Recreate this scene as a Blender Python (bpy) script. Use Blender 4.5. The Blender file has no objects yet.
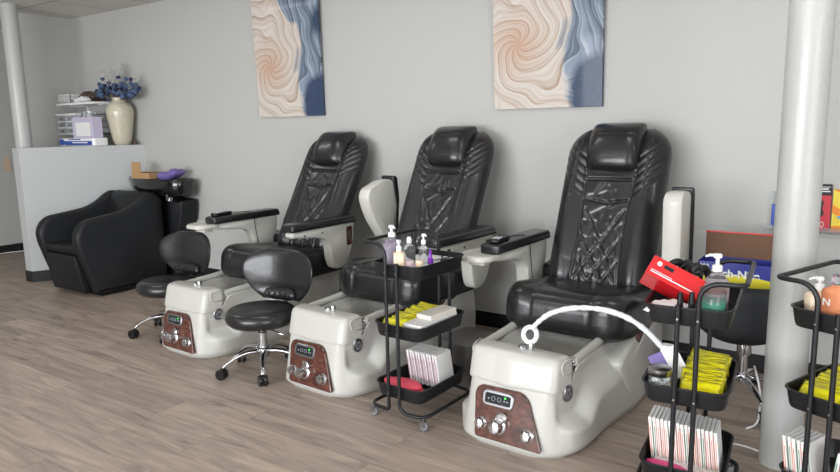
import bpy, math, random
import numpy as np
from mathutils import Vector, Matrix
PI = math.pi
SC = bpy.context.scene
COL = SC.collection

# ------------------------------------------------------------------ camera
cam_d = bpy.data.cameras.new('camera')
cam_d.sensor_width = 36.0
cam_d.lens = 667.0 / 840.0 * 36.0
cam_d.clip_start = 0.05
cam = bpy.data.objects.new('camera', cam_d); COL.objects.link(cam)
_r = Vector((0.827, 0.562, -0.019)).normalized()
_f = Vector((-0.557, 0.814, -0.163)).normalized()
_r = (_r - _f * _r.dot(_f)).normalized()
_u = _r.cross(_f)
m = Matrix(((_r.x, _u.x, -_f.x), (_r.y, _u.y, -_f.y), (_r.z, _u.z, -_f.z))).to_4x4()
m.translation = Vector((0, -4.011, 1.4))
cam.matrix_world = m
SC.camera = cam

# ------------------------------------------------------------------ world, exposure
w = bpy.data.worlds.new('world'); SC.world = w; w.use_nodes = True
w.node_tree.nodes['Background'].inputs[0].default_value = (0.75, 0.85, 1.0, 1)
w.node_tree.nodes['Background'].inputs[1].default_value = 0.25
SC.view_settings.view_transform = 'Standard'
SC.view_settings.look = 'None'
SC.view_settings.exposure = 0.0
SC.view_settings.gamma = 1.0
SC.view_settings.use_curve_mapping = False
LAMP = 8.2          # strength of the ceiling light diffusers
# daylight from the shop window behind the camera
ld = bpy.data.lights.new('window_daylight', 'AREA'); ld.shape = 'RECTANGLE'
ld.size = 5.2; ld.size_y = 1.9; ld.energy = 430; ld.color = (0.93, 0.96, 1.0)
lo = bpy.data.objects.new('window_daylight', ld); COL.objects.link(lo)
lo.location = (-2.0, -8.2, 1.45); lo.rotation_euler = (PI/2, 0, 0)

ld2 = bpy.data.lights.new('side_fill_light', 'AREA'); ld2.shape = 'RECTANGLE'  # added fill from the right, lifts the dark lower wall; no known source
ld2.size = 3.4; ld2.size_y = 1.8; ld2.energy = 130; ld2.color = (0.93, 0.96, 1.0)
lo2 = bpy.data.objects.new('side_fill_light', ld2); COL.objects.link(lo2)
lo2.location = (3.40, -5.0, 1.45); lo2.rotation_euler = (PI/2, 0, PI/2)

# ------------------------------------------------------------------ materials
def nt(name):
    mt = bpy.data.materials.new(name); mt.use_nodes = True
    t = mt.node_tree; b = t.nodes['Principled BSDF']
    return mt, t, b
def lin(c):
    return tuple((x/12.92 if x <= 0.04045 else ((x+0.055)/1.055)**2.4) for x in [v/255.0 for v in c])
def M(name, rgb, rough=0.5, metal=0.0, coat=0.0, spec=0.5, bump=None, var=None, trans=0.0, emit=None, coord='Object', alpha=None, ior=1.45):
    mt, t, b = nt(name)
    c = lin(rgb) + (1,)
    b.inputs['Base Color'].default_value = c
    b.inputs['Roughness'].default_value = rough
    b.inputs['Metallic'].default_value = metal
    b.inputs['Coat Weight'].default_value = coat
    b.inputs['Coat Roughness'].default_value = 0.08
    b.inputs['Specular IOR Level'].default_value = spec
    b.inputs['IOR'].default_value = ior
    b.inputs['Transmission Weight'].default_value = trans
    if emit:
        b.inputs['Emission Color'].default_value = lin(rgb) + (1,)
        b.inputs['Emission Strength'].default_value = emit
    tc = t.nodes.new('ShaderNodeTexCoord')
    if bump:
        sc, st, dist = bump
        n = t.nodes.new('ShaderNodeTexNoise'); n.inputs['Scale'].default_value = sc; n.inputs['Detail'].default_value = 4
        bp = t.nodes.new('ShaderNodeBump'); bp.inputs['Strength'].default_value = st; bp.inputs['Distance'].default_value = dist
        t.links.new(tc.outputs[coord], n.inputs['Vector']); t.links.new(n.outputs['Fac'], bp.inputs['Height'])
        t.links.new(bp.outputs['Normal'], b.inputs['Normal'])
    if var:
        sc, amt = var
        n2 = t.nodes.new('ShaderNodeTexNoise'); n2.inputs['Scale'].default_value = sc; n2.inputs['Detail'].default_value = 5
        mp = t.nodes.new('ShaderNodeMapRange'); mp.inputs[1].default_value = 0.3; mp.inputs[2].default_value = 0.7
        mp.inputs[3].default_value = 1 - amt; mp.inputs[4].default_value = 1 + amt
        hs = t.nodes.new('ShaderNodeHueSaturation'); hs.inputs['Color'].default_value = c
        t.links.new(tc.outputs[coord], n2.inputs['Vector']); t.links.new(n2.outputs['Fac'], mp.inputs[0])
        t.links.new(mp.outputs[0], hs.inputs['Value']); t.links.new(hs.outputs[0], b.inputs['Base Color'])
    return mt

wall_m = M('wall_paint', (184, 184, 180), 0.55, bump=(140, 0.12, 0.002), var=(1.2, 0.015))
wain_m = M('wainscot_paint', (190, 190, 187), 0.45, bump=(140, 0.1, 0.002))
part_m = M('partition_paint', (182, 184, 184), 0.5, bump=(160, 0.1, 0.002))
column_m = M('column_paint', (184, 185, 182), 0.35, bump=(60, 0.5, 0.004), coat=0.15)
bboard_m = M('baseboard_vinyl', (30, 30, 33), 0.4)
leather = M('black_leather', (26, 26, 29), 0.33, spec=0.65, coat=0.25, bump=(160, 0.25, 0.0012))
leather2 = M('black_leather_soft', (26, 26, 28), 0.32, spec=0.6, coat=0.25, bump=(28, 0.22, 0.006))
salon_m = M('salon_vinyl', (25, 27, 30), 0.5, spec=0.4, bump=(120, 0.1, 0.001))
shell_m = M('pearl_plastic', (190, 189, 183), 0.38, coat=0.2, spec=0.5)
arm_m = M('arm_plastic', (202, 201, 193), 0.3, coat=0.2)
chrome = M('chrome', (205, 205, 208), 0.12, metal=1.0)
satin = M('satin_metal', (170, 170, 172), 0.3, metal=1.0)
blackm = M('black_powdercoat', (26, 27, 30), 0.38, bump=(300, 0.15, 0.0008))
blackp = M('black_plastic', (20, 20, 22), 0.3)
greyp = M('grey_plastic', (120, 122, 126), 0.35)
darkgrey = M('grey_bin_plastic', (92, 90, 88), 0.4)
whitep = M('white_plastic', (238, 238, 238), 0.25, coat=0.2)
paper = M('white_paper', (232, 231, 229), 0.6)
paper2 = M('cream_paper', (226, 220, 210), 0.6)
yellow = M('yellow_foil', (232, 222, 22), 0.3, coat=0.4, bump=(60, 0.6, 0.004))
red_card = M('red_card', (214, 36, 42), 0.35, coat=0.3)
pinkfoam = M('pink_foam', (232, 84, 104), 0.7, bump=(300, 0.3, 0.001))
hotpink = M('hot_pink', (236, 50, 140), 0.35)
cardboard = M('cardboard', (176, 140, 100), 0.8, bump=(80, 0.15, 0.001))
corrug = M('corrugated_inside', (112, 84, 66), 0.9)
purple = M('purple_wrap', (112, 98, 158), 0.35, bump=(50, 0.4, 0.003))
blue_card = M('blue_card', (38, 48, 140), 0.4, coat=0.2)
yel_card = M('yellow_card', (226, 214, 50), 0.45)
lav = M('lavender_soap', (214, 196, 220), 0.15, trans=0.35, ior=1.2)
pinkgel = M('pink_gel', (232, 205, 214), 0.12, trans=0.3, ior=1.2)
cream = M('cream_soap', (236, 214, 186), 0.3)
orangeg = M('orange_soap', (218, 140, 100), 0.2, trans=0.1)
clear = M('clear_plastic', (240, 244, 246), 0.06, trans=0.92, ior=1.3)
teal = M('teal_gel', (24, 160, 124), 0.25)
cotton = M('cotton', (238, 238, 236), 0.9, bump=(60, 0.6, 0.004))
violet = M('violet_lacquer', (120, 50, 170), 0.15, coat=0.5)
magenta = M('magenta_print', (150, 60, 110), 0.5)
orangep = M('orange_print', (220, 110, 60), 0.5)
greenp = M('green_print', (70, 130, 80), 0.5)
vase_m = M('ivory_ceramic', (200, 194, 172), 0.22, coat=0.6, bump=(28, 0.55, 0.012), var=(18, 0.06))
petal_b = M('blue_petal', (72, 90, 120), 0.7, var=(30, 0.3))
petal_d = M('dark_blue_petal', (34, 48, 86), 0.7)
sprig_w = M('white_sprig', (206, 206, 204), 0.7)
stem_m = M('dry_stem', (120, 112, 92), 0.8)
brown = M('brown_leather', (78, 58, 52), 0.4)
lilac_card = M('lilac_card', (196, 190, 212), 0.5)
tan = M('tan_paper', (206, 180, 156), 0.7)
lamp_m = M('lamp_diffuser', (246, 250, 252), 0.5, emit=LAMP)
screen = M('display_screen', (34, 38, 42), 0.1, coat=0.5)
ledg = M('green_led', (60, 220, 70), 0.3, emit=2.0)
icon_m = M('grey_icon', (150, 156, 160), 0.4)
acr = M('acrylic_sheet', (236, 240, 242), 0.05, trans=0.85, ior=1.3)
yprint = M('yellow_print', (232, 206, 70), 0.5)
bluel = M('light_blue_print', (90, 170, 210), 0.5)
black_card = M('black_card', (24, 24, 26), 0.5)
redposter = M('red_poster', (196, 52, 62), 0.45)
navy = M('blue_label', (44, 76, 160), 0.4)
nitrile = M('black_nitrile', (18, 18, 20), 0.45, bump=(60, 0.6, 0.004))
sink_m = M('black_ceramic', (16, 17, 19), 0.12, coat=0.5)
film = M('plastic_film', (225, 228, 230), 0.15, coat=0.4, bump=(90, 0.8, 0.004))

def wood_mat():
    mt, t, b = nt('burl_wood')
    tc = t.nodes.new('ShaderNodeTexCoord')
    n = t.nodes.new('ShaderNodeTexNoise'); n.inputs['Scale'].default_value = 14; n.inputs['Detail'].default_value = 7; n.inputs['Distortion'].default_value = 2.5
    cr = t.nodes.new('ShaderNodeValToRGB')
    cr.color_ramp.elements[0].position = 0.3; cr.color_ramp.elements[0].color = lin((54, 29, 24)) + (1,)
    cr.color_ramp.elements[1].position = 0.7; cr.color_ramp.elements[1].color = lin((106, 62, 50)) + (1,)
    t.links.new(tc.outputs['Object'], n.inputs['Vector']); t.links.new(n.outputs['Fac'], cr.inputs[0]); t.links.new(cr.outputs[0], b.inputs['Base Color'])
    b.inputs['Roughness'].default_value = 0.22; b.inputs['Coat Weight'].default_value = 0.5
    return mt
burl = wood_mat()

def floor_mat():
    mt, t, b = nt('plank_floor')
    N = t.nodes.new; L = t.links.new
    tc = N('ShaderNodeTexCoord')
    br = N('ShaderNodeTexBrick'); br.offset = 0.37; br.inputs['Scale'].default_value = 1.0
    br.inputs['Mortar Size'].default_value = 0.0012; br.inputs['Mortar Smooth'].default_value = 0.3
    br.inputs['Brick Width'].default_value = 1.22; br.inputs['Row Height'].default_value = 0.18; br.inputs['Bias'].default_value = 0.0
    br.inputs['Color1'].default_value = (0, 0, 0, 1); br.inputs['Color2'].default_value = (1, 1, 1, 1); br.inputs['Mortar'].default_value = (0.5, 0.5, 0.5, 1)
    L(tc.outputs['Object'], br.inputs['Vector'])
    # per plank offset for the grain
    sp = N('ShaderNodeSeparateColor'); L(br.outputs['Color'], sp.inputs[0])
    mul = N('ShaderNodeMath'); mul.operation = 'MULTIPLY'; mul.inputs[1].default_value = 37.0; L(sp.outputs[0], mul.inputs[0])
    cb = N('ShaderNodeCombineXYZ'); L(mul.outputs[0], cb.inputs[0]); L(mul.outputs[0], cb.inputs[2])
    ad = N('ShaderNodeVectorMath'); ad.operation = 'ADD'; L(tc.outputs['Object'], ad.inputs[0]); L(cb.outputs[0], ad.inputs[1])
    mp = N('ShaderNodeMapping'); mp.inputs['Scale'].default_value = (1.0, 9.0, 1.0); L(ad.outputs[0], mp.inputs['Vector'])
    n1 = N('ShaderNodeTexNoise'); n1.inputs['Scale'].default_value = 1.8; n1.inputs['Detail'].default_value = 8; n1.inputs['Roughness'].default_value = 0.62; n1.inputs['Distortion'].default_value = 1.2
    L(mp.outputs[0], n1.inputs['Vector'])
    mp2 = N('ShaderNodeMapping'); mp2.inputs['Scale'].default_value = (3.0, 60.0, 1.0); L(ad.outputs[0], mp2.inputs['Vector'])
    n2 = N('ShaderNodeTexNoise'); n2.inputs['Scale'].default_value = 1.5; n2.inputs['Detail'].default_value = 4; L(mp2.outputs[0], n2.inputs['Vector'])
    cr = N('ShaderNodeValToRGB')
    e = cr.color_ramp.elements
    e[0].position = 0.28; e[0].color = lin((112, 101, 95)) + (1,)
    e[1].position = 0.78; e[1].color = lin((192, 174, 156)) + (1,)
    k = e.new(0.42); k.color = lin((150, 135, 124)) + (1,)
    k = e.new(0.58); k.color = lin((168, 152, 138)) + (1,)
    L(n1.outputs['Fac'], cr.inputs[0])
    hs = N('ShaderNodeHueSaturation'); L(cr.outputs[0], hs.inputs['Color'])
    mr = N('ShaderNodeMapRange'); mr.inputs[3].default_value = 0.88; mr.inputs[4].default_value = 1.10; L(sp.outputs[0], mr.inputs[0])
    mr2 = N('ShaderNodeMapRange'); mr2.inputs[1].default_value = 0.3; mr2.inputs[2].default_value = 0.7; mr2.inputs[3].default_value = 0.93; mr2.inputs[4].default_value = 1.06; L(n2.outputs['Fac'], mr2.inputs[0])
    mm = N('ShaderNodeMath'); mm.operation = 'MULTIPLY'; L(mr.outputs[0], mm.inputs[0]); L(mr2.outputs[0], mm.inputs[1]); L(mm.outputs[0], hs.inputs['Value'])
    mx = N('ShaderNodeMix'); mx.data_type = 'RGBA'; L(br.outputs['Fac'], mx.inputs[0]); L(hs.outputs[0], mx.inputs[6]); mx.inputs[7].default_value = lin((98, 88, 80)) + (1,)
    L(mx.outputs[2], b.inputs['Base Color'])
    b.inputs['Roughness'].default_value = 0.42
    bp = N('ShaderNodeBump'); bp.inputs['Strength'].default_value = 0.15; bp.inputs['Distance'].default_value = 0.002
    L(n2.outputs['Fac'], bp.inputs['Height']); L(bp.outputs[0], b.inputs['Normal'])
    return mt
floor_m = floor_mat()

def ceil_mat():
    mt, t, b = nt('ceiling_tiles')
    N = t.nodes.new; L = t.links.new
    tc = N('ShaderNodeTexCoord'); mp = N('ShaderNodeMapping'); mp.inputs['Location'].default_value = (6.37, 0.0, 0); L(tc.outputs['Object'], mp.inputs[0])
    br = N('ShaderNodeTexBrick'); br.offset = 0.0; br.inputs['Scale'].default_value = 1.0
    br.inputs['Mortar Size'].default_value = 0.010; br.inputs['Mortar Smooth'].default_value = 0.15
    br.inputs['Brick Width'].default_value = 0.61; br.inputs['Row Height'].default_value = 0.61
    br.inputs['Color1'].default_value = lin((214, 212, 208)) + (1,); br.inputs['Color2'].default_value = lin((219, 217, 213)) + (1,)
    br.inputs['Mortar'].default_value = lin((176, 174, 171)) + (1,)
    L(mp.outputs[0], br.inputs['Vector']); L(br.outputs['Color'], b.inputs['Base Color'])
    n = N('ShaderNodeTexNoise'); n.inputs['Scale'].default_value = 90; L(tc.outputs['Object'], n.inputs['Vector'])
    bp = N('ShaderNodeBump'); bp.inputs['Strength'].default_value = 0.4; bp.inputs['Distance'].default_value = 0.004; L(n.outputs['Fac'], bp.inputs['Height']); L(bp.outputs[0], b.inputs['Normal'])
    b.inputs['Roughness'].default_value = 0.9
    return mt
ceil_m = ceil_mat()

def art_mat():
    """swirling cream petals, peach heart, blue grey folds: object space, x 0..0.72, z 0..1.05"""
    mt, t, b = nt('petal_print')
    N = t.nodes.new; L = t.links.new
    def math_(op, a, bb=None, c=None):
        n = N('ShaderNodeMath'); n.operation = op
        for i, v in enumerate((a, bb, c)):
            if v is None: continue
            if isinstance(v, (int, float)): n.inputs[i].default_value = v
            else: L(v, n.inputs[i])
        return n.outputs[0]
    tc = N('ShaderNodeTexCoord'); sp = N('ShaderNodeSeparateXYZ'); L(tc.outputs['Object'], sp.inputs[0])
    nz = N('ShaderNodeTexNoise'); nz.inputs['Scale'].default_value = 2.6; nz.inputs['Detail'].default_value = 1.0; L(tc.outputs['Object'], nz.inputs['Vector'])
    nz2 = N('ShaderNodeTexNoise'); nz2.inputs['Scale'].default_value = 2.0; nz2.inputs['Detail'].default_value = 1; L(tc.outputs['Object'], nz2.inputs['Vector'])
    dx = math_('SUBTRACT', sp.outputs[0], 0.17); dz = math_('SUBTRACT', sp.outputs[2], 0.40)
    r = math_('SQRT', math_('ADD', math_('MULTIPLY', dx, dx), math_('MULTIPLY', dz, dz)))
    ang = math_('ARCTAN2', dz, dx)
    sw = math_('ADD', math_('ADD', math_('DIVIDE', ang, 2*PI), math_('MULTIPLY', r, -1.1)), math_('MULTIPLY', nz.outputs['Fac'], 0.55))
    p1 = math_('SINE', math_('MULTIPLY', sw, 2*PI*5))
    f1 = math_('FRACT', math_('MULTIPLY', sw, 9.0))
    f2 = math_('FRACT', math_('ADD', math_('MULTIPLY', sw, 23.0), math_('MULTIPLY', nz2.outputs['Fac'], 6.0)))
    f3 = math_('SINE', math_('ADD', math_('MULTIPLY', sw, 2*PI*46), math_('MULTIPLY', nz2.outputs['Fac'], 20.0)))
    ridn = math_('ADD', math_('ADD', math_('MULTIPLY', math_('POWER', f1, 0.6), 0.55), math_('MULTIPLY', f2, 0.33)), math_('MULTIPLY_ADD', f3, 0.05, 0.08))
    cream_r = N('ShaderNodeValToRGB'); e = cream_r.color_ramp.elements
    e[0].position = 0.0; e[0].color = lin((142, 116, 94)) + (1,); e[1].position = 1.0; e[1].color = lin((216, 210, 202)) + (1,)
    k = e.new(0.3); k.color = lin((184, 166, 148)) + (1,); k = e.new(0.6); k.color = lin((202, 192, 182)) + (1,)
    L(ridn, cream_r.inputs[0])
    blue_r = N('ShaderNodeValToRGB'); e = blue_r.color_ramp.elements
    e[0].position = 0.0; e[0].color = lin((44, 52, 64)) + (1,); e[1].position = 1.0; e[1].color = lin((172, 180, 188)) + (1,)
    k = e.new(0.4); k.color = lin((98, 110, 126)) + (1,); k = e.new(0.7); k.color = lin((132, 146, 164)) + (1,)
    L(ridn, blue_r.inputs[0])
    # peach heart
    pr = N('ShaderNodeMapRange'); pr.inputs[1].default_value = 0.24; pr.inputs[2].default_value = 0.0; pr.inputs[3].default_value = 0.0; pr.inputs[4].default_value = 0.75; L(r, pr.inputs[0])
    mx = N('ShaderNodeMix'); mx.data_type = 'RGBA'; mx.blend_type = 'MULTIPLY'; L(pr.outputs[0], mx.inputs[0]); L(cream_r.outputs[0], mx.inputs[6]); mx.inputs[7].default_value = lin((240, 196, 168)) + (1,)
    # blue mask: to the right and above-right, wavy boundary
    edge = math_('ADD', math_('MULTIPLY', nz2.outputs['Fac'], 0.5), math_('MULTIPLY', p1, 0.03))
    bm = math_('ADD', math_('SUBTRACT', sp.outputs[0], 0.62), math_('SUBTRACT', 0.27, edge))
    bm2 = math_('ADD', bm, math_('MULTIPLY', math_('MAXIMUM', math_('SUBTRACT', sp.outputs[2], 0.72), 0.0), 1.1))
    ms = N('ShaderNodeMapRange'); ms.inputs[1].default_value = -0.135; ms.inputs[2].default_value = -0.085; L(bm2, ms.inputs[0])
    mx2 = N('ShaderNodeMix'); mx2.data_type = 'RGBA'; L(ms.outputs[0], mx2.inputs[0]); L(mx.outputs[2], mx2.inputs[6]); L(blue_r.outputs[0], mx2.inputs[7])
    # navy pools: bottom right corner and upper right edge
    def pool(px, pz, rr, soft):
        ax = math_('SUBTRACT', sp.outputs[0], px); az = math_('MULTIPLY', math_('SUBTRACT', sp.outputs[2], pz), 0.8)
        d = math_('SQRT', math_('ADD', math_('MULTIPLY', ax, ax), math_('MULTIPLY', az, az)))
        d = math_('ADD', d, math_('MULTIPLY', nz.outputs['Fac'], 0.08))
        q = N('ShaderNodeMapRange'); q.inputs[1].default_value = rr; q.inputs[2].default_value = rr - soft; L(d, q.inputs[0]); return q.outputs[0]
    pl = math_('MAXIMUM', pool(0.70, 0.08, 0.25, 0.04), math_('MAXIMUM', pool(0.74, 0.72, 0.15, 0.06), pool(0.58, 1.02, 0.2, 0.1)))
    mx3 = N('ShaderNodeMix'); mx3.data_type = 'RGBA'; L(math_('MULTIPLY', pl, 0.95), mx3.inputs[0]); L(mx2.outputs[2], mx3.inputs[6]); mx3.inputs[7].default_value = lin((48, 64, 92)) + (1,)
    L(mx3.outputs[2], b.inputs['Base Color'])
    b.inputs['Roughness'].default_value = 0.4; b.inputs['Specular IOR Level'].default_value = 0.25; b.inputs['Coat Weight'].default_value = 0.2; b.inputs['Coat Roughness'].default_value = 0.05
    return mt
art_m = art_mat()

# ------------------------------------------------------------------ helpers
def link(name, verts, faces, mat, parent=None, smooth=False, loc=None, rot=None, mats=None, fmat=None):
    me = bpy.data.meshes.new(name); me.from_pydata([tuple(v) for v in verts], [], [tuple(f) for f in faces])
    if mats:
        for q in mats: me.materials.append(q)
    else: me.materials.append(mat)
    if fmat is not None:
        for p, i in zip(me.polygons, fmat): p.material_index = i
    me.validate(); me.update()
    if smooth:
        me.polygons.foreach_set('use_smooth', [True] * len(me.polygons))
    o = bpy.data.objects.new(name, me); COL.objects.link(o)
    if parent: o.parent = parent
    if loc: o.location = loc
    if rot: o.rotation_euler = rot
    return o

class G:
    """collects geometry into one mesh"""
    def __init__(s): s.v = []; s.f = []; s.m = []
    def add(s, vs, fs, mi=0, T=None):
        n = len(s.v)
        if T is not None: vs = [T @ Vector(v) for v in vs]
        s.v += [tuple(v) for v in vs]; s.f += [tuple(i + n for i in f) for f in fs]; s.m += [mi] * len(fs)
        return s
    def box(s, x0, y0, z0, x1, y1, z1, mi=0, T=None):
        v = [(x0,y0,z0),(x1,y0,z0),(x1,y1,z0),(x0,y1,z0),(x0,y0,z1),(x1,y0,z1),(x1,y1,z1),(x0,y1,z1)]
        f = [(0,3,2,1),(4,5,6,7),(0,1,5,4),(1,2,6,5),(2,3,7,6),(3,0,4,7)]
        return s.add(v, f, mi, T)
    def loft(s, rings, cap0=True, cap1=True, closed=True, mi=0, T=None):
        n = len(rings[0]); v = [p for r in rings for p in r]; f = []
        for j in range(len(rings) - 1):
            for i in range(n if closed else n - 1):
                a = j*n + i; b_ = j*n + (i+1) % n
                f.append((a, b_, b_ + n, a + n))
        if cap0: f.append(tuple(reversed(range(n))))
        if cap1: f.append(tuple(range((len(rings)-1)*n, len(rings)*n)))
        return s.add(v, f, mi, T)
    def lathe(s, prof, seg=24, c=(0,0,0), mi=0, T=None):
        rings = [[(c[0]+r*math.cos(2*PI*i/seg), c[1]+r*math.sin(2*PI*i/seg), c[2]+z) for i in range(seg)] for r, z in prof]
        return s.loft(rings, mi=mi, T=T)
    def tube(s, pts, r, seg=10, closed=False, mi=0, T=None):
        P = [Vector(p) for p in pts]; n = len(P); rings = []
        def tan_(i):
            if closed: d = P[(i+1) % n] - P[i-1]
            else: d = P[min(i+1, n-1)] - P[max(i-1, 0)]
            return d.normalized() if d.length > 1e-9 else Vector((0,0,1))
        t0 = tan_(0); up = Vector((0,0,1)) if abs(t0.z) < 0.9 else Vector((1,0,0))
        nrm = (up - t0 * up.dot(t0)).normalized()
        for i in range(n):
            t = tan_(i); nrm = (nrm - t * nrm.dot(t)).normalized(); bi = t.cross(nrm)
            rr = r[i] if isinstance(r, (list, tuple)) else r
            rings.append([P[i] + (nrm*math.cos(2*PI*k/seg) + bi*math.sin(2*PI*k/seg))*rr for k in range(seg)])
        if closed: rings.append(rings[0]); return s.loft(rings, False, False, mi=mi, T=T)
        return s.loft(rings, mi=mi, T=T)
    def prism(s, poly, h0, h1, axis='z', mi=0, T=None, bev=0.0):
        """poly of 2d points extruded along axis between h0 and h1; bev rounds the two rims"""
        def P(p, h):
            return {'z': (p[0], p[1], h), 'x': (h, p[0], p[1]), 'y': (p[0], h, p[1])}[axis]
        if bev:
            cx = sum(p[0] for p in poly)/len(poly); cz = sum(p[1] for p in poly)/len(poly)
            ins = inset(poly, bev)
            i2 = inset(poly, bev*0.3)
            sg = 1 if h1 > h0 else -1
            rings = [[P(p, h0) for p in ins], [P(p, h0 + sg*bev*0.3) for p in i2], [P(p, h0 + sg*bev) for p in poly], [P(p, h1 - sg*bev) for p in poly], [P(p, h1 - sg*bev*0.3) for p in i2], [P(p, h1) for p in ins]]
        else: rings = [[P(p, h0) for p in poly], [P(p, h1) for p in poly]]
        return s.loft(rings, mi=mi, T=T)
    def out(s, name, mat, parent=None, smooth=False, bevel=0, sub=0, loc=None, rot=None, angle=None):
        mats = mat if isinstance(mat, (list, tuple)) else [mat]
        o = link(name, s.v, s.f, None, parent, smooth, loc, rot, mats, s.m)
        bm_fix(o)
        if smooth and angle is not None:
            set_auto(o, angle)
        if bevel:
            b = o.modifiers.new('bevel', 'BEVEL'); b.width = bevel; b.segments = 3; b.limit_method = 'ANGLE'; b.angle_limit = 0.6
            o.data.polygons.foreach_set('use_smooth', [True]*len(o.data.polygons))
            b.harden_normals = True
        if sub:
            q = o.modifiers.new('sub', 'SUBSURF'); q.levels = sub; q.render_levels = sub
        return o
import bmesh
def bm_fix(o):
    bm = bmesh.new(); bm.from_mesh(o.data)
    bmesh.ops.recalc_face_normals(bm, faces=bm.faces)
    bm.to_mesh(o.data); bm.free()
def set_auto(o, deg):
    bm = bmesh.new(); bm.from_mesh(o.data)
    for e in bm.edges:
        if len(e.link_faces) == 2 and e.calc_face_angle(0) > math.radians(deg): e.smooth = False
    bm.to_mesh(o.data); bm.free()
def inset(poly, d):
    n = len(poly)
    area = sum(poly[i][0]*poly[(i+1)%n][1] - poly[(i+1)%n][0]*poly[i][1] for i in range(n))
    sg = 1 if area > 0 else -1
    out = []
    for i in range(n):
        a = Vector(poly[i-1]); b = Vector(poly[i]); c = Vector(poly[(i+1) % n])
        d1 = (b-a); d2 = (c-b)
        if d1.length < 1e-9 or d2.length < 1e-9: out.append((b.x, b.y)); continue
        d1.normalize(); d2.normalize()
        n1 = Vector((-d1.y, d1.x))*sg; n2 = Vector((-d2.y, d2.x))*sg
        k = n1 + n2
        if k.length < 1e-6: k = n1
        k = k.normalized() / max(0.5, k.normalized().dot(n1))
        q = b + k*d; out.append((q.x, q.y))
    return out
def fillet(pts, r, seg=6, closed=False):
    P = [Vector(p) for p in pts]; n = len(P); out = []
    rng = range(n) if closed else range(1, n-1)
    if not closed: out.append(P[0])
    for i in rng:
        a, b_, c = P[i-1], P[i], P[(i+1) % n]
        rr = r[i] if isinstance(r, (list, tuple)) else r
        l1 = (a-b_).length; l2 = (c-b_).length; k = min(rr, l1*0.48, l2*0.48)
        if k < 1e-5: out.append(b_); continue
        p0 = b_ + (a-b_).normalized()*k; p2 = b_ + (c-b_).normalized()*k
        for s_ in range(seg+1):
            t = s_/seg
            # bezier close to a circular arc
            c0 = p0 + (b_-p0)*0.56; c1 = p2 + (b_-p2)*0.56
            out.append(p0*(1-t)**3 + c0*3*t*(1-t)**2 + c1*3*t*t*(1-t) + p2*t**3)
    if not closed: out.append(P[-1])
    return out
def fil2(poly, r, seg=5):
    return [(p.x, p.y) for p in fillet([(a, b, 0) for a, b in poly], r, seg, True)]
def rrect(w_, d, r, seg=5):
    out = []
    for cx, cy, a0 in ((w_/2-r, d/2-r, 0), (-w_/2+r, d/2-r, PI/2), (-w_/2+r, -d/2+r, PI), (w_/2-r, -d/2+r, 1.5*PI)):
        for i in range(seg+1):
            a = a0 + PI/2*i/seg; out.append((cx + r*math.cos(a), cy + r*math.sin(a)))
    return out
def root(name, loc, rz=0, label=None, cat=None, group=None, rot=None):
    o = bpy.data.objects.new(name, None); COL.objects.link(o); o.empty_display_size = 0.1
    o.location = loc; o.rotation_euler = rot if rot else (0, 0, rz)
    return tag(o, label, cat, group)
def tag(o, label=None, cat=None, group=None, kind=None):
    if label: o['label'] = label
    if cat: o['category'] = cat
    if group: o['group'] = group
    if kind: o['kind'] = kind
    return o
def copy_tree(o, parent=None):
    c = o.copy(); COL.objects.link(c)
    if parent: c.parent = parent
    for ch in list(o.children): copy_tree(ch, c)
    return c
def struct(o): o['kind'] = 'structure'; return o
def text(name, s, size, mat, parent, loc, rot, bold=0.0, sx=1.0, align='LEFT'):
    cu = bpy.data.curves.new(name, 'FONT'); cu.body = s; cu.size = size; cu.extrude = 0.0004; cu.offset = bold; cu.align_x = align
    to = bpy.data.objects.new(name, cu); COL.objects.link(to)
    bpy.context.view_layer.update()
    me = bpy.data.meshes.new_from_object(to.evaluated_get(bpy.context.evaluated_depsgraph_get()))
    COL.objects.unlink(to); bpy.data.objects.remove(to)
    me.materials.clear(); me.materials.append(mat)
    o = bpy.data.objects.new(name, me); COL.objects.link(o); o.parent = parent; o.location = loc; o.rotation_euler = rot; o.scale = (sx, 1, 1)
    return o
def ss(a, b_, x):
    t = min(1.0, max(0.0, (x-a)/(b_-a))); return t*t*(3-2*t)

# ------------------------------------------------------------------ structure
CZ = 2.59
struct(G().box(-9.6, -8.6, -0.1, 3.6, 0.15, 0).out('floor', floor_m))
struct(G().box(-9.6, -8.6, CZ, 3.6, 0.15, CZ+0.1).out('ceiling', ceil_m))
struct(G().box(-8.55, 0, 0, 3.6, 0.15, CZ).out('wall_back', wall_m))
struct(G().box(-7.3, -0.62, 0, -7.2, 0, CZ).out('wall_left', wall_m))
struct(G().box(-8.6, -8.6, 0, -8.45, 0, CZ).out('wall_alcove', wall_m))
struct(G().box(3.45, -8.6, 0, 3.6, -6.75, CZ).box(3.45, -3.25, 0, 3.6, 0, CZ).box(3.45, -6.75, 0, 3.6, -3.25, 0.5).box(3.45, -6.75, 2.4, 3.6, -3.25, CZ).out('wall_right', wall_m))
w2 = struct(G().box(3.48, -6.75, 0.5, 3.54, -6.69, 2.4).box(3.48, -5.03, 0.5, 3.54, -4.97, 2.4).box(3.48, -3.31, 0.5, 3.54, -3.25, 2.4).box(3.48, -6.75, 0.5, 3.54, -3.25, 0.56).box(3.48, -6.75, 2.34, 3.54, -3.25, 2.4).out('added_side_window', satin))  # invented out-of-view window frame, made to go with the added side fill
g = G().box(-8.45, -8.6, 0, -4.7, -8.45, CZ).box(0.7, -8.6, 0, 3.45, -8.45, CZ).box(-4.7, -8.6, 0, 0.7, -8.45, 0.45).box(-4.7, -8.6, 2.45, 0.7, -8.45, CZ)
struct(g.out('wall_front', wall_m))
wr = G()
for x in (-4.7, -2.95, -1.15, 0.64): wr.box(x, -8.56, 0.45, x+0.06, -8.49, 2.45)
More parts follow.
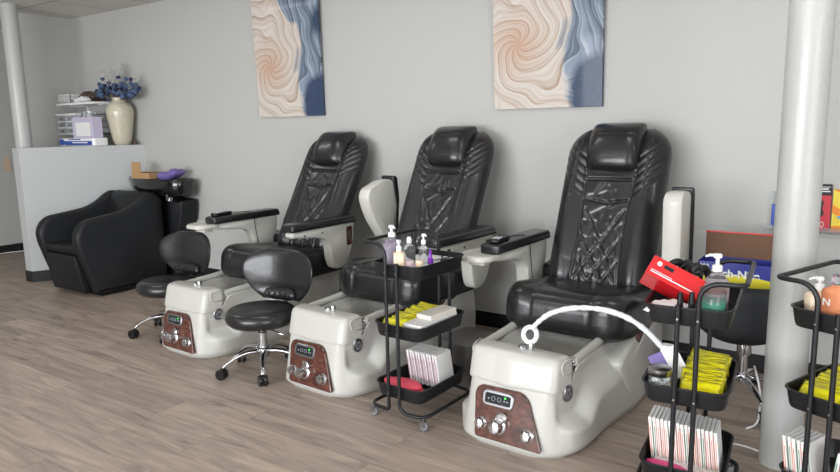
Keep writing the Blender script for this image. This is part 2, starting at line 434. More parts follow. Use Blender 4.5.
wr.box(-4.7, -8.56, 0.45, 0.7, -8.49, 0.51).box(-4.7, -8.56, 2.39, 0.7, -8.49, 2.45)
wf = struct(wr.out('window_1', satin))
struct(G().box(-4.64, -8.53, 0.51, 0.64, -8.52, 2.39).out('window_pane', acr, wf))
P = [(-6.55, -0.97), (-6.05, 0.0), (-6.85, 0.0), (-6.67, -0.97)]
struct(G().prism(P, 0, 1.268).out('wall_partition', part_m, bevel=0.004))
# wainscot: a slightly proud lower sheet, lower on the left, higher on the right
struct(G().box(-6.05, -0.014, 0, -1.75, 0, 0.566).out('trim_1', wain_m, bevel=0.003))
struct(G().box(-1.75, -0.016, 0, 3.45, 0, 0.785).out('trim_2', wain_m, bevel=0.003))
struct(G().box(-6.05, -0.022, 0, 3.45, -0.014, 0.105).out('baseboard_back', bboard_m, bevel=0.003))
e1 = Vector((0.5, 0.97, 0)).normalized(); nn = Vector((e1.y, -e1.x, 0))
bb = [(-6.55, -0.97), (-6.05, 0.0)]
p0 = Vector((-6.55, -0.97, 0)); p1 = Vector((-6.05, 0, 0))
poly = [(-6.675, -0.976), (-6.547, -0.976), (-6.043, -0.003), (-6.055, 0), (-6.555, -0.968), (-6.668, -0.968)]
struct(G().prism(poly, 0, 0.105).out('baseboard_partition', bboard_m))
struct(G().box(-8.45, -8.4, 0, -8.44, 0, 0.1).out('baseboard_alcove', bboard_m))
struct(G().box(-7.3, -0.63, 0, -7.195, -0.62, 0.1).out('baseboard_left', bboard_m))

def ceiling_light(x, y, label, first=[None]):
    if first[0] is None:
        r = root('ceiling_light', (x, y, CZ), 0, label, 'ceiling light', 'troffer lights in the ceiling grid')
        fr = G()
        fr.box(-0.6, -0.15, -0.012, 0.6, -0.125, 0).box(-0.6, 0.125, -0.012, 0.6, 0.15, 0).box(-0.6, -0.125, -0.012, -0.575, 0.125, 0).box(0.575, -0.125, -0.012, 0.6, 0.125, 0)
        fr.out('frame', whitep, r)
        G().box(-0.575, -0.125, -0.008, 0.575, 0.125, 0).out('diffuser', lamp_m, r)
        first[0] = r
    else:
        r = copy_tree(first[0]); r.location = (x, y, CZ); r['label'] = label
    return r
for y, row in ((-1.45, 'nearest the back wall'), (-3.89, 'in the middle of the room'), (-6.33, 'nearest the front window')):
    for x, place_ in ((-5.15, 'leftmost'), (-2.71, 'second from the left'), (-0.27, 'third from the left'), (2.17, 'rightmost')):
        ceiling_light(x, y, 'ceiling light panel, %s in the row %s' % (place_, row))

# columns
def column(x, y, r_, label, z0=0.0):
    t = G(); prof = []
    t.lathe([(r_, z0), (r_, CZ)], 48)
    o = t.out('steel_column', column_m, smooth=True, angle=40, loc=(x, y, 0)); tag(o, label, 'column')
    return o
column(-0.238, -1.07, 0.077, 'thick white painted steel column behind the right utility cart')
column(-6.79, -0.80, 0.072, 'white painted pipe column rising behind the low partition wall')
# little tan notice on the alcove wall
tag(G().box(-8.448, -0.26, 0.95, -8.44, -0.20, 1.13).out('wall_notice', tan), 'small tan notice on the far left wall beside the partition', 'notice')

# wall art
def art(x, label):
    r = root('canvas_print', (x, -0.005, 1.495), 0, label, 'wall art', None, rot=(math.radians(2.0), 0, 0))
    G().box(0, -0.022, 0, 0.725, 0, 1.05).out('canvas', art_m, r, bevel=0.002)
    G().box(0.02, 0.0, 0.02, 0.705, 0.004, 1.03).out('back_frame', blackp, r)
    return r
art(-4.345, 'left canvas print of cream and blue petals above the first pedicure chair')
art(-2.11, 'right canvas print of cream and blue petals above the second and third chairs')

# ------------------------------------------------------------------ pedicure chair
def super_ring(a, y0, y1, n, z, N_=96, nf=None):
    yc = (y0+y1)/2; b_ = (y1-y0)/2; out = []
    for i in range(N_):
        t = 2*PI*i/N_; c = math.cos(t); s_ = math.sin(t)
        e = 2/(nf if (nf and s_ < 0) else n)
        x = a*math.copysign(abs(c)**e, c); y = yc + b_*math.copysign(abs(s_)**e, s_)
        out.append((x, y, z))
    return out
def shell_rim(y): return 0.285 + (0.372-0.285)*ss(-0.52, -0.47, y) + (0.438-0.372)*ss(-0.08, 0.25, y)
def ridge(y): return float(np.interp(y, [-0.75, -0.50, -0.42, -0.13, 0.10, 0.25], [0.44, 0.42, 0.42, 0.70, 0.96, 1.4]))
def front_taper(y): return 0.87 + 0.13*ss(-0.66, -0.42, y)
BOT = (0.305, -0.705, 0.50, 3.4, 5.0); TOP = (0.243, -0.648, 0.40, 3.6, 12.0)
def shell_blend(by, s_):
    sr = ridge(by); return 1 - ss(sr-0.05, sr+0.20, s_)
def shell_mesh(parent):
    rings = []
    S = [0.0, 0.03, 0.09, 0.15] + [0.2 + 0.8*i/24 for i in range(25)]
    for s_ in S:
        bot = super_ring(BOT[0], BOT[1], BOT[2], BOT[3], 0, 160, nf=BOT[4])
        top = super_ring(TOP[0], TOP[1], TOP[2], TOP[3], 0, 160, nf=TOP[4])
        ring = []
        for (bx, by, _), (tx, ty, _) in zip(bot, top):
            zr = shell_rim(ty)
            bx *= 1 + 0.12*ss(-0.3, 0.12, by); tx *= front_taper(ty); bx *= 0.93 + 0.07*ss(-0.70, -0.52, by)
            k = shell_blend(by, s_)
            kf = 1 - s_
            kx = k + (kf-k)*(1-ss(-0.66, -0.58, by))
            x = tx + (bx-tx)*kx
            y = (ty + (by-ty)*kf) if by < -0.35 else (ty + (by-ty)*(k if by > 0 else kf + (k-kf)*ss(-0.35, 0, by)))
            und = (1 - ss(0, 0.10, s_))*0.05
            x *= 1-und*1.3; y = -0.14 + (y+0.14)*(1-und)
            ring.append((x, y, s_*zr))
        rings.append(ring)
    last = rings[-1]
    def inner(a, y0, y1, zf, n=3.6):
        r_ = super_ring(a, y0, y1, n, 0, 160); return [(x, y, zf(y)) for x, y, _ in r_]
    rings.append([(x*0.985, -0.14+(y+0.14)*0.992, z+0.006) for x, y, z in last])
    rings.append(inner(0.205, -0.485, 0.20, lambda y: shell_rim(max(y, -0.43))+0.006))
    rings.append(inner(0.195, -0.47, 0.185, lambda y: shell_rim(max(y, -0.43))-0.008))
    rings.append(inner(0.188, -0.46, 0.14, lambda y: 0.350+0.03*ss(-0.3, 0.1, y)))
    rings.append(inner(0.150, -0.42, 0.04, lambda y: 0.338+0.03*ss(-0.3, 0.1, y)))
    rings.append(inner(0.138, -0.40, -0.02, lambda y: 0.325))
    rings.append(inner(0.115, -0.37, 0.02, lambda y: 0.16))
    rings.append(inner(0.09, -0.35, 0.0, lambda y: 0.13))
    rings.append(inner(0.03, -0.22, -0.16, lambda y: 0.128))
    t = G().loft(rings)
    o = t.out('foot_basin', shell_m, parent, smooth=True, angle=60)
    return o
def shell_x(y, z):
    """outer half width of the basin shell at local y, z"""
    zr = shell_rim(y); s_ = min(1, z/zr)
    def hw(a, y0, y1, n, nf):
        yc = (y0+y1)/2; b_ = (y1-y0)/2; q = abs((y-yc)/b_); e = nf if y < yc else n
        return a*max(0, 1-min(1, q)**e)**(1/e)
    bx = hw(*BOT); tx = hw(*TOP)*front_taper(y); k = shell_blend(y, s_)
    kx = k + ((1-s_)-k)*(1-ss(-0.66, -0.58, y))
    return tx + (bx-tx)*kx

def groove_field(X, Z, lines, depth, wid):
    D = np.zeros_like(X)
    for (x0, z0, x1, z1) in lines:
        dx, dz = x1-x0, z1-z0; L2 = dx*dx+dz*dz
        t = np.clip(((X-x0)*dx + (Z-z0)*dz)/L2, 0, 1)
        d = np.hypot(X-(x0+t*dx), Z-(z0+t*dz))
        D = np.maximum(D, np.exp(-(d/wid)**2))
    return D*depth

def grid_faces(nu, nv, off=0, flip=False):
    f = []
    for j in range(nv-1):
        for i in range(nu-1):
            a = off + j*nu + i; q = (a, a+1, a+nu+1, a+nu)
            f.append(q[::-1] if flip else q)
    return f

def pillow(parent, name, mat, W, z0, z1, front, back, nu=120, nv=160, ex=5.0, ez=6.0, depth=None, rnd=None):
    """closed cushion: front and back surfaces meeting at the outline. W(z) half width, front/back(z) centre y offsets"""
    u = np.sin(np.linspace(-PI/2, PI/2, nu)); v = (1-np.cos(np.linspace(0, PI, nv)))/2
    U, V = np.meshgrid(u, v)
    Zz = z0 + (z1-z0)*V
    Ww = np.vectorize(W)(Zz)
    if rnd: Ww = Ww*np.maximum(0.02, 1-np.abs(2*V-1)**rnd)**(1/rnd)
    X = U*Ww
    prof = (1-np.abs(U)**ex).clip(0)**(1/2.2) * (1-np.abs(2*V-1)**ez).clip(0)**(1/2.2)
    yf = np.vectorize(front)(Zz); yb = np.vectorize(back)(Zz); ym = yf*0.35 + yb*0.65
    D = depth(X, Zz, U, V) if depth else 0
    Yf = ym + (yf-ym + D)*prof; Yb = ym + (yb-ym)*prof
    vs = [(a, b_, c) for a, b_, c in zip(X.ravel(), Yf.ravel(), Zz.ravel())] + [(a, b_, c) for a, b_, c in zip(X.ravel(), Yb.ravel(), Zz.ravel())]
    fs = grid_faces(nu, nv) + grid_faces(nu, nv, nu*nv, True)
    o = link(name, vs, fs, mat, parent, smooth=True)
    bm = bmesh.new(); bm.from_mesh(o.data); bmesh.ops.remove_doubles(bm, verts=bm.verts, dist=1e-5)
    bmesh.ops.recalc_face_normals(bm, faces=bm.faces); bm.to_mesh(o.data); bm.free()
    o.data.polygons.foreach_set('use_smooth', [True]*len(o.data.polygons))
    return o

rng = np.random.RandomState(4)
def backrest(parent):
    def W(z):
        base = 0.288 + 0.004*ss(0.6, 1.1, z)
        top = math.sqrt(max(0.05, 1 - 0.62*(max(0, z-1.17)/0.19)**3))
        return base*top
    def fr(z): return 0.55 + (z-1.25)*0.42
    def bk(z): return fr(z) + 0.15 - 0.03*ss(1.1, 1.36, z)
    seams = [(-0.135, 0.5, -0.118, 0.8), (-0.118, 0.8, -0.14, 1.14), (0.135, 0.5, 0.118, 0.8), (0.118, 0.8, 0.14, 1.14), (-0.135, 1.09, 0.135, 1.09)]
    seams += [(-0.13, 0.985, 0, 0.965), (0.13, 0.985, 0, 0.965)]
    ribs = []
    for k in range(5):
        zz = 1.02 + k*0.045
        for s_ in (-1, 1): ribs.append((s_*0.285, zz+0.11, s_*0.142, zz))
    for s_ in (-1, 1): ribs.append((s_*0.20, 1.02, s_*0.20, 1.30))
    xs = []
    for a in (-0.12, -0.04, 0.04): xs.append((a, 0.56, a+0.16, 0.80))
    for a in (0.12, 0.04, -0.04): xs.append((a, 0.56, a-0.16, 0.80))
    xs += [(-0.11, 0.93, 0.06, 0.66), (0.11, 0.93, -0.06, 0.66)]
    xs = [l for l in xs]
    wr = []
    for k in range(26):
        x = rng.uniform(-0.1, 0.1); z = rng.uniform(0.60, 1.04); a = rng.uniform(-0.5, 0.5) + (PI/2 if rng.rand() < 0.65 else 0.25); l = rng.uniform(0.03, 0.08)
        wr.append((x-l*math.cos(a), z-l*math.sin(a), x+l*math.cos(a), z+l*math.sin(a)))
    def depth(X, Z, U, V):
        bol = -0.030*np.exp(-((np.abs(X)-0.205)/0.055)**2)          # bolsters come forward
        cen = 0.010*np.exp(-(X/0.11)**2)
        inC = (np.abs(X) < 0.118)
        D = bol + cen + groove_field(X, Z, seams, 0.014, 0.006) + groove_field(X, Z, ribs, 0.010, 0.007)
        D += inC*groove_field(X, Z, xs, 0.009, 0.008) + (np.abs(X) < 0.115)*groove_field(X, Z, wr, 0.006, 0.011)
        return D
    return pillow(parent, 'backrest', leather, W, 0.50, 1.36, fr, bk, 150, 230, ex=6, ez=8, depth=depth)
def headrest(parent):
    def W(z): return 0.158 - 0.012*ss(1.24, 1.40, z)
    def fr(z): return 0.470 + (z-1.25)*0.28 + 0.02*(abs(z-1.25)/0.14)**2
    return pillow(parent, 'headrest', leather2, W, 1.118, 1.395, fr, lambda z: fr(z)+0.19, 70, 70, ex=3.8, ez=4.5, rnd=11,
                  depth=lambda X, Z, U, V: groove_field(X, Z, [(-0.2, 1.335, 0.2, 1.335)], 0.004, 0.005))
def seat(parent):
    # side profile (y, z) of the cushion, lofted across x
    prof = [(-0.21, 0.46), (-0.205, 0.42), (-0.17, 0.385), (-0.08, 0.375), (0.10, 0.38), (0.40, 0.38), (0.46, 0.41), (0.46, 0.50), (0.38, 0.545), (0.20, 0.560), (0.02, 0.585), (-0.10, 0.60), (-0.165, 0.585), (-0.20, 0.54)]
    prof = fil2(prof, 0.06, 6)
    prof = [(p[0], p[1]) for p in prof]
    c = (0.12, 0.47); rings = []
    nx = 61
    for i in range(nx):
        u = -1 + 2*i/(nx-1); u = math.sin(u*PI/2)
        x = 0.325*u; k = (1-abs(u)**9)**(1/3)
        k = max(k, 0.001)
        tp = -0.006*math.exp(-((abs(x)-0.16)/0.006)**2) + 0.012*math.exp(-((abs(x)-0.25)/0.07)**2)
        ring = []
        for (y, z) in prof:
            zz = z; yy = y
            if z > 0.52: zz += tp
            if y < -0.12: yy -= tp
            ring.append((x*(1-0.06*ss(-0.02, -0.20, yy)), c[0] + (yy-c[0])*((0.80+0.20*(1-abs(u)**5)**0.5) if yy < 0.1 else 1.0), c[1] + (zz-c[1])*(0.55+0.45*k)))
        rings.append(ring)
    return G().loft(rings).out('seat', leather2, parent, smooth=True, angle=70)

def arm_poly():
    # (y, z) side outline of a lowered arm bracket
    return fil2([(-0.155, 0.745), (-0.16, 0.708), (-0.06, 0.695), (0.09, 0.68), (0.175, 0.64), (0.19, 0.50), (0.225, 0.435), (0.315, 0.45), (0.395, 0.56), (0.42, 0.745)], [0.02, 0.03, 0.1, 0.12, 0.12, 0.10, 0.06, 0.08, 0.15, 0.02], 6)
def arm_down(parent, sx, tray=False):
    x0, x1 = sx*0.352, sx*0.432
    ar = G().prism(arm_poly(), min(x0, x1), max(x0, x1), 'x', bev=0.012).out('armrest', arm_m, parent, smooth=True, angle=40)
    pp = fil2([(-0.175, 0.745), (-0.175, 0.793), (-0.15, 0.797), (0.42, 0.797), (0.43, 0.76), (0.43, 0.745)], [0.01, 0.02, 0.03, 0.03, 0.01, 0.005], 5)
    G().prism(pp, sx*0.392-0.058, sx*0.392+0.058, 'x', bev=0.014).out('arm_pad', leather2, ar, smooth=True, angle=50)
    ins = fil2([(0.335, 0.59), (0.335, 0.72), (0.39, 0.722), (0.385, 0.595)], 0.008, 3)
    g_ = G(); 
    xo = sx*0.432; g_.prism(ins, min(xo, xo+sx*0.004), max(xo, xo+sx*0.004), 'x'); g_.out('wood_inlay', burl, ar)
    g_ = G(); q = fil2([(0.35, 0.62), (0.35, 0.695), (0.374, 0.697), (0.37, 0.622)], 0.008, 3)
    g_.prism(q, min(xo+sx*0.004, xo+sx*0.006), max(xo+sx*0.004, xo+sx*0.006), 'x').out('chrome_trim', satin, ar)
    g_ = G()
    for y in (-0.06, 0.10):
        T = Matrix.Translation((xo, y, 0.712)) @ Matrix.Rotation(sx*PI/2, 4, 'Y'); g_.lathe([(0.006, 0), (0.006, 0.003), (0.003, 0.004)], 12, T=T)
    g_.out('screw', blackp, ar)
    if tray:
        pl = [(sx*0.34, -0.12), (sx*0.34, -0.25), (sx*0.38, -0.30), (sx*0.52, -0.29), (sx*0.56, -0.18), (sx*0.53, 0.0), (sx*0.44, 0.04), (sx*0.44, -0.12)]
        pl = fil2(pl, 0.035, 5)
        tr = G().prism(pl, 0.720, 0.744, 'z', bev=0.006).out('side_tray', arm_m, parent, smooth=True, angle=40)
        lip = inset(pl, 0.010)
        g_ = G(); g_.tube([(p[0], p[1], 0.745) for p in lip], 0.004, 6, True); g_.out('tray_lip', arm_m, tr, smooth=True)
        G().prism(fil2([(sx*0.40, -0.22), (sx*0.40, -0.14), (sx*0.49, -0.14), (sx*0.49, -0.22)], 0.01, 3), 0.69, 0.72, 'z').out('tray_bracket', arm_m, tr, bevel=0.005)
    return ar
def arm_up(parent, sx, kind):
    x0, x1 = sx*0.352-sx*0.0, sx*0.45
    if kind == 'fan':
        pl = fil2([(0.16, 0.99), (0.34, 1.055), (0.44, 1.05), (0.47, 0.90), (0.43, 0.66), (0.36, 0.63), (0.21, 0.82)], [0.07, 0.05, 0.03, 0.05, 0.04, 0.04, 0.1], 6)
        pad = fil2([(0.42, 1.075), (0.47, 1.07), (0.49, 0.92), (0.465, 0.66), (0.43, 0.68), (0.45, 0.90)], [0.02, 0.02, 0.03, 0.02, 0.01, 0.03], 5)
    else:
        pl = fil2([(0.19, 1.03), (0.23, 1.065), (0.36, 1.06), (0.375, 0.60), (0.36, 0.50), (0.25, 0.50), (0.21, 0.62)], [0.04, 0.04, 0.03, 0.05, 0.05, 0.05, 0.05], 6)
        pad = fil2([(0.365, 1.078), (0.395, 1.068), (0.408, 0.90), (0.408, 0.52), (0.380, 0.52), (0.380, 0.90)], [0.02, 0.02, 0.03, 0.02, 0.01, 0.03], 5)
    a0, a1 = min(x0, x1), max(x0, x1)
    ar = G().prism(pl, a0, a1, 'x', bev=0.022).out('raised_armrest', arm_m, parent, smooth=True, angle=40)
    G().prism(pad, a0-0.006, a1+0.006, 'x', bev=0.010).out('arm_pad', leather2, ar, smooth=True, angle=50)
    if kind == 'fan':
        g_ = G(); T = Matrix.Translation((a0 if sx < 0 else a1, 0.34, 0.76)) @ Matrix.Rotation(sx*PI/2, 4, 'Y')
        g_.lathe([(0.028, 0), (0.028, 0.004), (0.022, 0.006)], 20, T=T); g_.out('pivot_cap', arm_m, ar, smooth=True, angle=30)
    return ar

def front_y(z): return -0.708 + 0.215*max(0, z-0.03)
def pedicure_chair():
    r = root('pedicure_chair', (0, 0, 0))
    shell_mesh(r)
    # hood over the front of the basin
    rings = []
    for z, a, y0, y1, n in ((0.278, 0.241, -0.648, -0.49, 8), (0.286, 0.2455, -0.653, -0.488, 8), (0.296, 0.2455, -0.651, -0.488, 8), (0.388, 0.240, -0.628, -0.490, 8), (0.408, 0.235, -0.620, -0.492, 7), (0.418, 0.225, -0.609, -0.500, 6), (0.422, 0.203, -0.594, -0.512, 5)):
        ring = super_ring(a, y0, y1, 9, z, 160, nf=5.5)
        ring = [(x*front_taper(y), y - (0.011*math.exp(-(abs(x)/0.018)**8) if y < (y0+y1)/2-0.02 else 0), zz + (0.005*math.exp(-(abs(x)/0.018)**8) if z > 0.412 else 0)) for x, y, zz in ring]
        rings.append(ring)
    hd = G().loft(rings).out('basin_hood', shell_m, r, smooth=True, angle=50)
    # side grips pressed into both ends of the hood
    for sx in (-1, 1):
        pl = fillet([(-0.495, 0.345, 0), (-0.575, 0.347, 0), (-0.588, 0.40, 0), (-0.555, 0.412, 0), (-0.495, 0.412, 0)], 0.014, 4)
        g_ = G(); g_.tube([(sx*(0.2425*front_taper(p[0])), p[0], p[1]) for p in pl], 0.004, 6); g_.out('hood_grip', shell_m, hd, smooth=True)
    # seam between hood and housing
    # control panel: burl plate following the front face
    pl = fil2([(-0.152, 0.235), (-0.135, 0.266), (0.072, 0.270), (0.108, 0.243), (0.188, 0.045), (-0.135, 0.045)], [0.03, 0.03, 0.03, 0.05, 0.012, 0.015], 5)
    g_ = G(); r0 = [(x, front_y(z) + 0.004, z) for x, z in pl]; r1 = [(x, front_y(z) - 0.008, z) for x, z in pl]; r2 = [(x, front_y(z)-0.011, z) for x, z in inset(pl, 0.004)]
    g_.loft([r0, r1, r2]); cp = g_.out('control_panel', burl, r, smooth=True, angle=30)
    fy = lambda z, d: front_y(z) - 0.011 - d
    tilt = math.atan(0.215)
    T = Matrix.Translation((-0.033, fy(0.222, 0), 0.222)) @ Matrix.Rotation(-tilt, 4, 'X') @ Matrix.Rotation(PI/2, 4, 'X')
    g_ = G(); fr_ = rrect(0.150, 0.066, 0.02, 5); fi = rrect(0.126, 0.046, 0.008, 5)
    def rg(p, z): return [(a, b_, z) for a, b_ in p]
    g_.loft([rg(fr_, -0.002), rg(fr_, 0.005), rg(rrect(0.144, 0.060, 0.018, 5), 0.008), rg(fi, 0.008), rg(fi, 0.004)], T=T)
    dsp = g_.out('display_frame', satin, cp, smooth=True, angle=35)
    G().loft([rg(rrect(0.124, 0.044, 0.008), 0.003), rg(rrect(0.124, 0.044, 0.008), 0.0055)], T=T).out('display', screen, dsp)
    g_ = G()
    for dx in (-0.022, 0.006): g_.tube([(dx+0.009*math.cos(a), 0.009*math.sin(a), 0.006) for a in np.linspace(0, 2*PI, 16, endpoint=False)], 0.0013, 5, True, T=T)
    for dx in (-0.045, 0.032, 0.046): g_.lathe([(0.004, 0.0055), (0.004, 0.007)], 10, c=(dx, -0.002, 0), T=T)
    g_.out('button_ring', icon_m, dsp)
    G().lathe([(0.0042, 0.0055), (0.0042, 0.0072)], 10, c=(0.035, 0.012, 0), T=T).out('status_light', ledg, dsp)
    # chrome knobs
    for x, z, R_, L_ in ((-0.105, 0.108, 0.023, 0.030), (-0.018, 0.112, 0.029, 0.052), (0.118, 0.104, 0.025, 0.030)):
        T2 = Matrix.Translation((x, fy(z, 0), z)) @ Matrix.Rotation(-tilt, 4, 'X') @ Matrix.Rotation(PI/2, 4, 'X')
        g_ = G(); g_.lathe([(R_*1.25, -0.002), (R_*1.25, 0.004), (R_*1.0, 0.009)], 28, T=T2)
        seg = 48; prof = [(R_*0.95, 0.009), (R_, 0.014), (R_, L_-0.006), (R_*0.86, L_), (R_*0.5, L_+0.002)]
        rings = []
        for rr, zz in prof:
            rings.append([((rr*(1 - (0.07 if (i//3) % 2 else 0)))*math.cos(2*PI*i/seg), (rr*(1 - (0.07 if (i//3) % 2 else 0)))*math.sin(2*PI*i/seg), zz) for i in range(seg)])
        g_.loft(rings, T=T2)
        if x == -0.018:
            # upper diverter crown behind the middle knob
            T3 = Matrix.Translation((x+0.012, fy(0.15, 0), 0.150)) @ Matrix.Rotation(-tilt, 4, 'X') @ Matrix.Rotation(PI/2, 4, 'X')
            g_.lathe([(0.022, -0.002), (0.026, 0.004), (0.026, 0.016), (0.018, 0.022)], 24, T=T3)
        g_.out('knob', chrome, cp, smooth=True, angle=35)
    # oval badges on both sides
    for sx in (-1, 1):
        y, z = -0.545, 0.265; X_ = shell_x(y, z)
        T4 = Matrix.Translation((sx*(X_-0.001), y, z)) @ Matrix.Rotation(-sx*0.22, 4, 'Z') @ Matrix.Rotation(sx*PI/2, 4, 'Y') @ Matrix.Scale(1.25, 4, (1, 0, 0))
        g_ = G().lathe([(0.031, -0.006), (0.031, 0.008), (0.027, 0.011), (0.021, 0.009)], 28, T=T4); bd = g_.out('drain_badge', satin, r, smooth=True, angle=30)
        G().lathe([(0.019, 0.006), (0.019, 0.0095)], 24, T=T4).out('badge_face', greyp, bd)
        g_ = G(); g_.lathe([(0.006, 0), (0.006, 0.0115), (0.004, 0.012)], 12, T=T4)
        for a in (0.6, 2.2, 3.9, 5.3): g_.box(-0.016, -0.0012, 0.008, 0.016, 0.0012, 0.0105, T=T4 @ Matrix.Rotation(a, 4, 'Z'))
        g_.out('badge_mark', satin, bd)
        T5 = Matrix.Translation((sx*(shell_x(-0.515, 0.325)-0.002), -0.515, 0.325)) @ Matrix.Rotation(sx*PI/2, 4, 'Y')
        G().lathe([(0.007, 0), (0.007, 0.004), (0.003, 0.006)], 12, T=T5).out('rivet', satin, r, smooth=True)
        # rail along the basin edge with its bolted end
        rl = G().tube(fillet([(sx*0.222, -0.478, 0.385), (sx*0.224, -0.20, 0.395), (sx*0.230, 0.02, 0.425), (sx*0.232, 0.10, 0.44)], 0.08), 0.020, 16).out('basin_rail', shell_m, r, smooth=True, angle=60)
        T6 = Matrix.Translation((sx*0.222, -0.485, 0.385)) @ Matrix.Rotation(PI/2, 4, 'X')
        G().lathe([(0.010, 0), (0.010, 0.004), (0.005, 0.006)], 12, T=T6).out('rail_bolt', chrome, rl, smooth=True)
        pl = fil2([(-0.20, 0.30), (0.0, 0.385), (0.30, 0.478), (0.41, 0.47), (0.47, 0.25), (0.44, 0.03), (0.0, 0.03)], [0.05, 0.1, 0.05, 0.06, 0.15, 0.05, 0.1], 6)
        g_ = G(); g_.prism(pl, min(sx*0.24, sx*0.332), max(sx*0.24, sx*0.332), 'x', bev=0.022).out('side_fairing', shell_m, r, smooth=True, angle=50)
        # burl stripe along the top of the rear body
        pl = fil2([(0.05, 0.338), (0.0, 0.372), (0.34, 0.455), (0.39, 0.418)], 0.010, 3)
        g_ = G(); x_ = sx*0.316; g_.prism(pl, min(x_-0.02, x_+0.02), max(x_-0.02, x_+0.02), 'x', bev=0.004).out('wood_stripe', burl, r, smooth=True, angle=40)
    # spout pipe inside the basin
    g_ = G().lathe([(0.028, 0.13), (0.028, 0.137), (0.018, 0.139)], 20, c=(0, -0.2, 0)); g_.out('drain', chrome, r, smooth=True, angle=30)
    g_ = G().lathe([(0.022, 0.415), (0.022, 0.43), (0.012, 0.438)], 20, c=(0.01, -0.535, 0)); g_.lathe([(0.012, 0.415), (0.016, 0.44), (0.01, 0.455)], 16, c=(0.05, -0.54, 0)); g_.out('faucet_handle', chrome, r, smooth=True, angle=40)
    # seat support column under the seat
    G().prism(rrect(0.44, 0.50, 0.06), 0.40, 0.46, T=Matrix.Translation((0, 0.20, 0))).out('seat_base', shell_m, r, bevel=0.01)
    G().prism(fil2([(0.36, 0.45), (0.36, 0.60), (0.50, 0.62), (0.44, 0.40)], 0.03, 4), -0.34, 0.34, 'x').out('hinge_bar', blackp, r, bevel=0.01)
    seat(r); backrest(r); headrest(r)
    return r
base = pedicure_chair()
chair3 = base
chair2 = copy_tree(base); chair1 = copy_tree(base)
for c, (x, y, yaw, lab) in zip((chair1, chair2, chair3), (
        (-3.53, -0.85, -2.0, 'black leather pedicure chair with both arms lowered, leftmost, behind the black stools'),
        (-2.385, -0.86, -3.0, 'middle black leather pedicure chair with its left armrest raised, behind a utility cart'),
        (-1.22, -0.89, -2.0, 'right black leather pedicure chair with a white hose lying over its foot basin'))):
    c.location = (x, y, 0); c.rotation_euler = (0, 0, math.radians(yaw)); tag(c, lab, 'pedicure chair', 'pedicure spa chairs along the back wall')
for c, dy, dx in ((chair1, 7.0, 0.035), (chair2, 3.5, -0.005), (chair3, 0.0, -0.02)):
    for ch in c.children:
        if ch.name.split('.')[0] in ('backrest', 'headrest'): 
            a_ = -math.radians(dy); py, pz = 0.30, 0.55; lift = 0.022 if dy else 0.0      # extra recline about the seat hinge
            ch.rotation_euler.x = a_; ch.location = (dx, py - (py*math.cos(a_) - pz*math.sin(a_)), pz - (py*math.sin(a_) + pz*math.cos(a_)) + lift)
arm_down(chair1, -1, True); arm_down(chair1, 1)
arm_up(chair2, -1, 'fan'); arm_down(chair2, 1)
arm_down(chair3, -1, True); arm_up(chair3, 1, 'slab')

UP = {chair1: 0.09, chair2: 0.045, chair3: 0.02}      # the seat slides sideways a little on its base
for c, dx in UP.items():
    for ch in c.children:
        if ch.name.split('.')[0] in ('backrest', 'headrest', 'seat', 'armrest', 'raised_armrest', 'side_tray'): ch.location.x += dx
def remote(chair, label):
    # lies on the left arm pad
    r = root('remote_control', (0, 0, 0))
    M_ = Matrix.Translation(chair.location) @ Matrix.Rotation(chair.rotation_euler.z, 4, 'Z')
    p = M_ @ Vector((-0.392 + UP[chair], -0.07, 0.7985)); r.location = p; r.rotation_euler = (0, 0, chair.rotation_euler.z + 0.12)
    tag(r, label, 'remote control')
    pl = [(x, y) for x, y in rrect(0.062, 0.17, 0.022)]
    G().loft([[(x*0.9, y*0.95, 0.0) for x, y in pl], [(x, y, 0.006) for x, y in pl], [(x, y, 0.016) for x, y in pl], [(x*0.9, y*0.95, 0.021) for x, y in pl]]).out('case', blackp, r, smooth=True, angle=50)
    G().prism(rrect(0.045, 0.075, 0.008), 0.021, 0.0225, T=Matrix.Translation((0, -0.025, 0))).out('keypad', greyp, r)
    g_ = G()
    for i in range(3):
        for j in range(2): g_.lathe([(0.006, 0.0225), (0.006, 0.0245)], 10, c=(-0.012+0.024*j, -0.05+0.022*i, 0))
    g_.out('button', whitep, r)
    g_ = G(); g_.tube(fillet([(0.0, 0.085, 0.01), (0.02, 0.14, 0.006), (0.05, 0.22, 0.004), (0.075, 0.245, -0.02), (0.082, 0.25, -0.14), (0.088, 0.27, -0.27), (0.06, 0.29, -0.33)], 0.04, 5), 0.0028, 6)
    g_.out('cable', blackp, r, smooth=True)
remote(chair1, 'black massage remote on the left armrest of the leftmost chair')
remote(chair3, 'black massage remote with grey keypad on the left armrest of the right chair')

# ------------------------------------------------------------------ ring arm over the third basin
r = root('flexible_lamp_arm', (-0.618, -1.42, 0.513), 0, 'white film-wrapped flexible arm with a ring end arching over the right foot basin', 'flexible arm')
pts = [(-1.185, -1.42, 0.515), (-1.165, -1.42, 0.545), (-1.106, -1.42, 0.595), (-1.02, -1.42, 0.63), (-0.93, -1.42, 0.645), (-0.84, -1.42, 0.642), (-0.765, -1.42, 0.622), (-0.70, -1.42, 0.585), (-0.655, -1.42, 0.545), (-0.63, -1.42, 0.525)]
L0 = Vector((-0.618, -1.42, 0.513)); pts = [Vector(p) - L0 for p in pts]
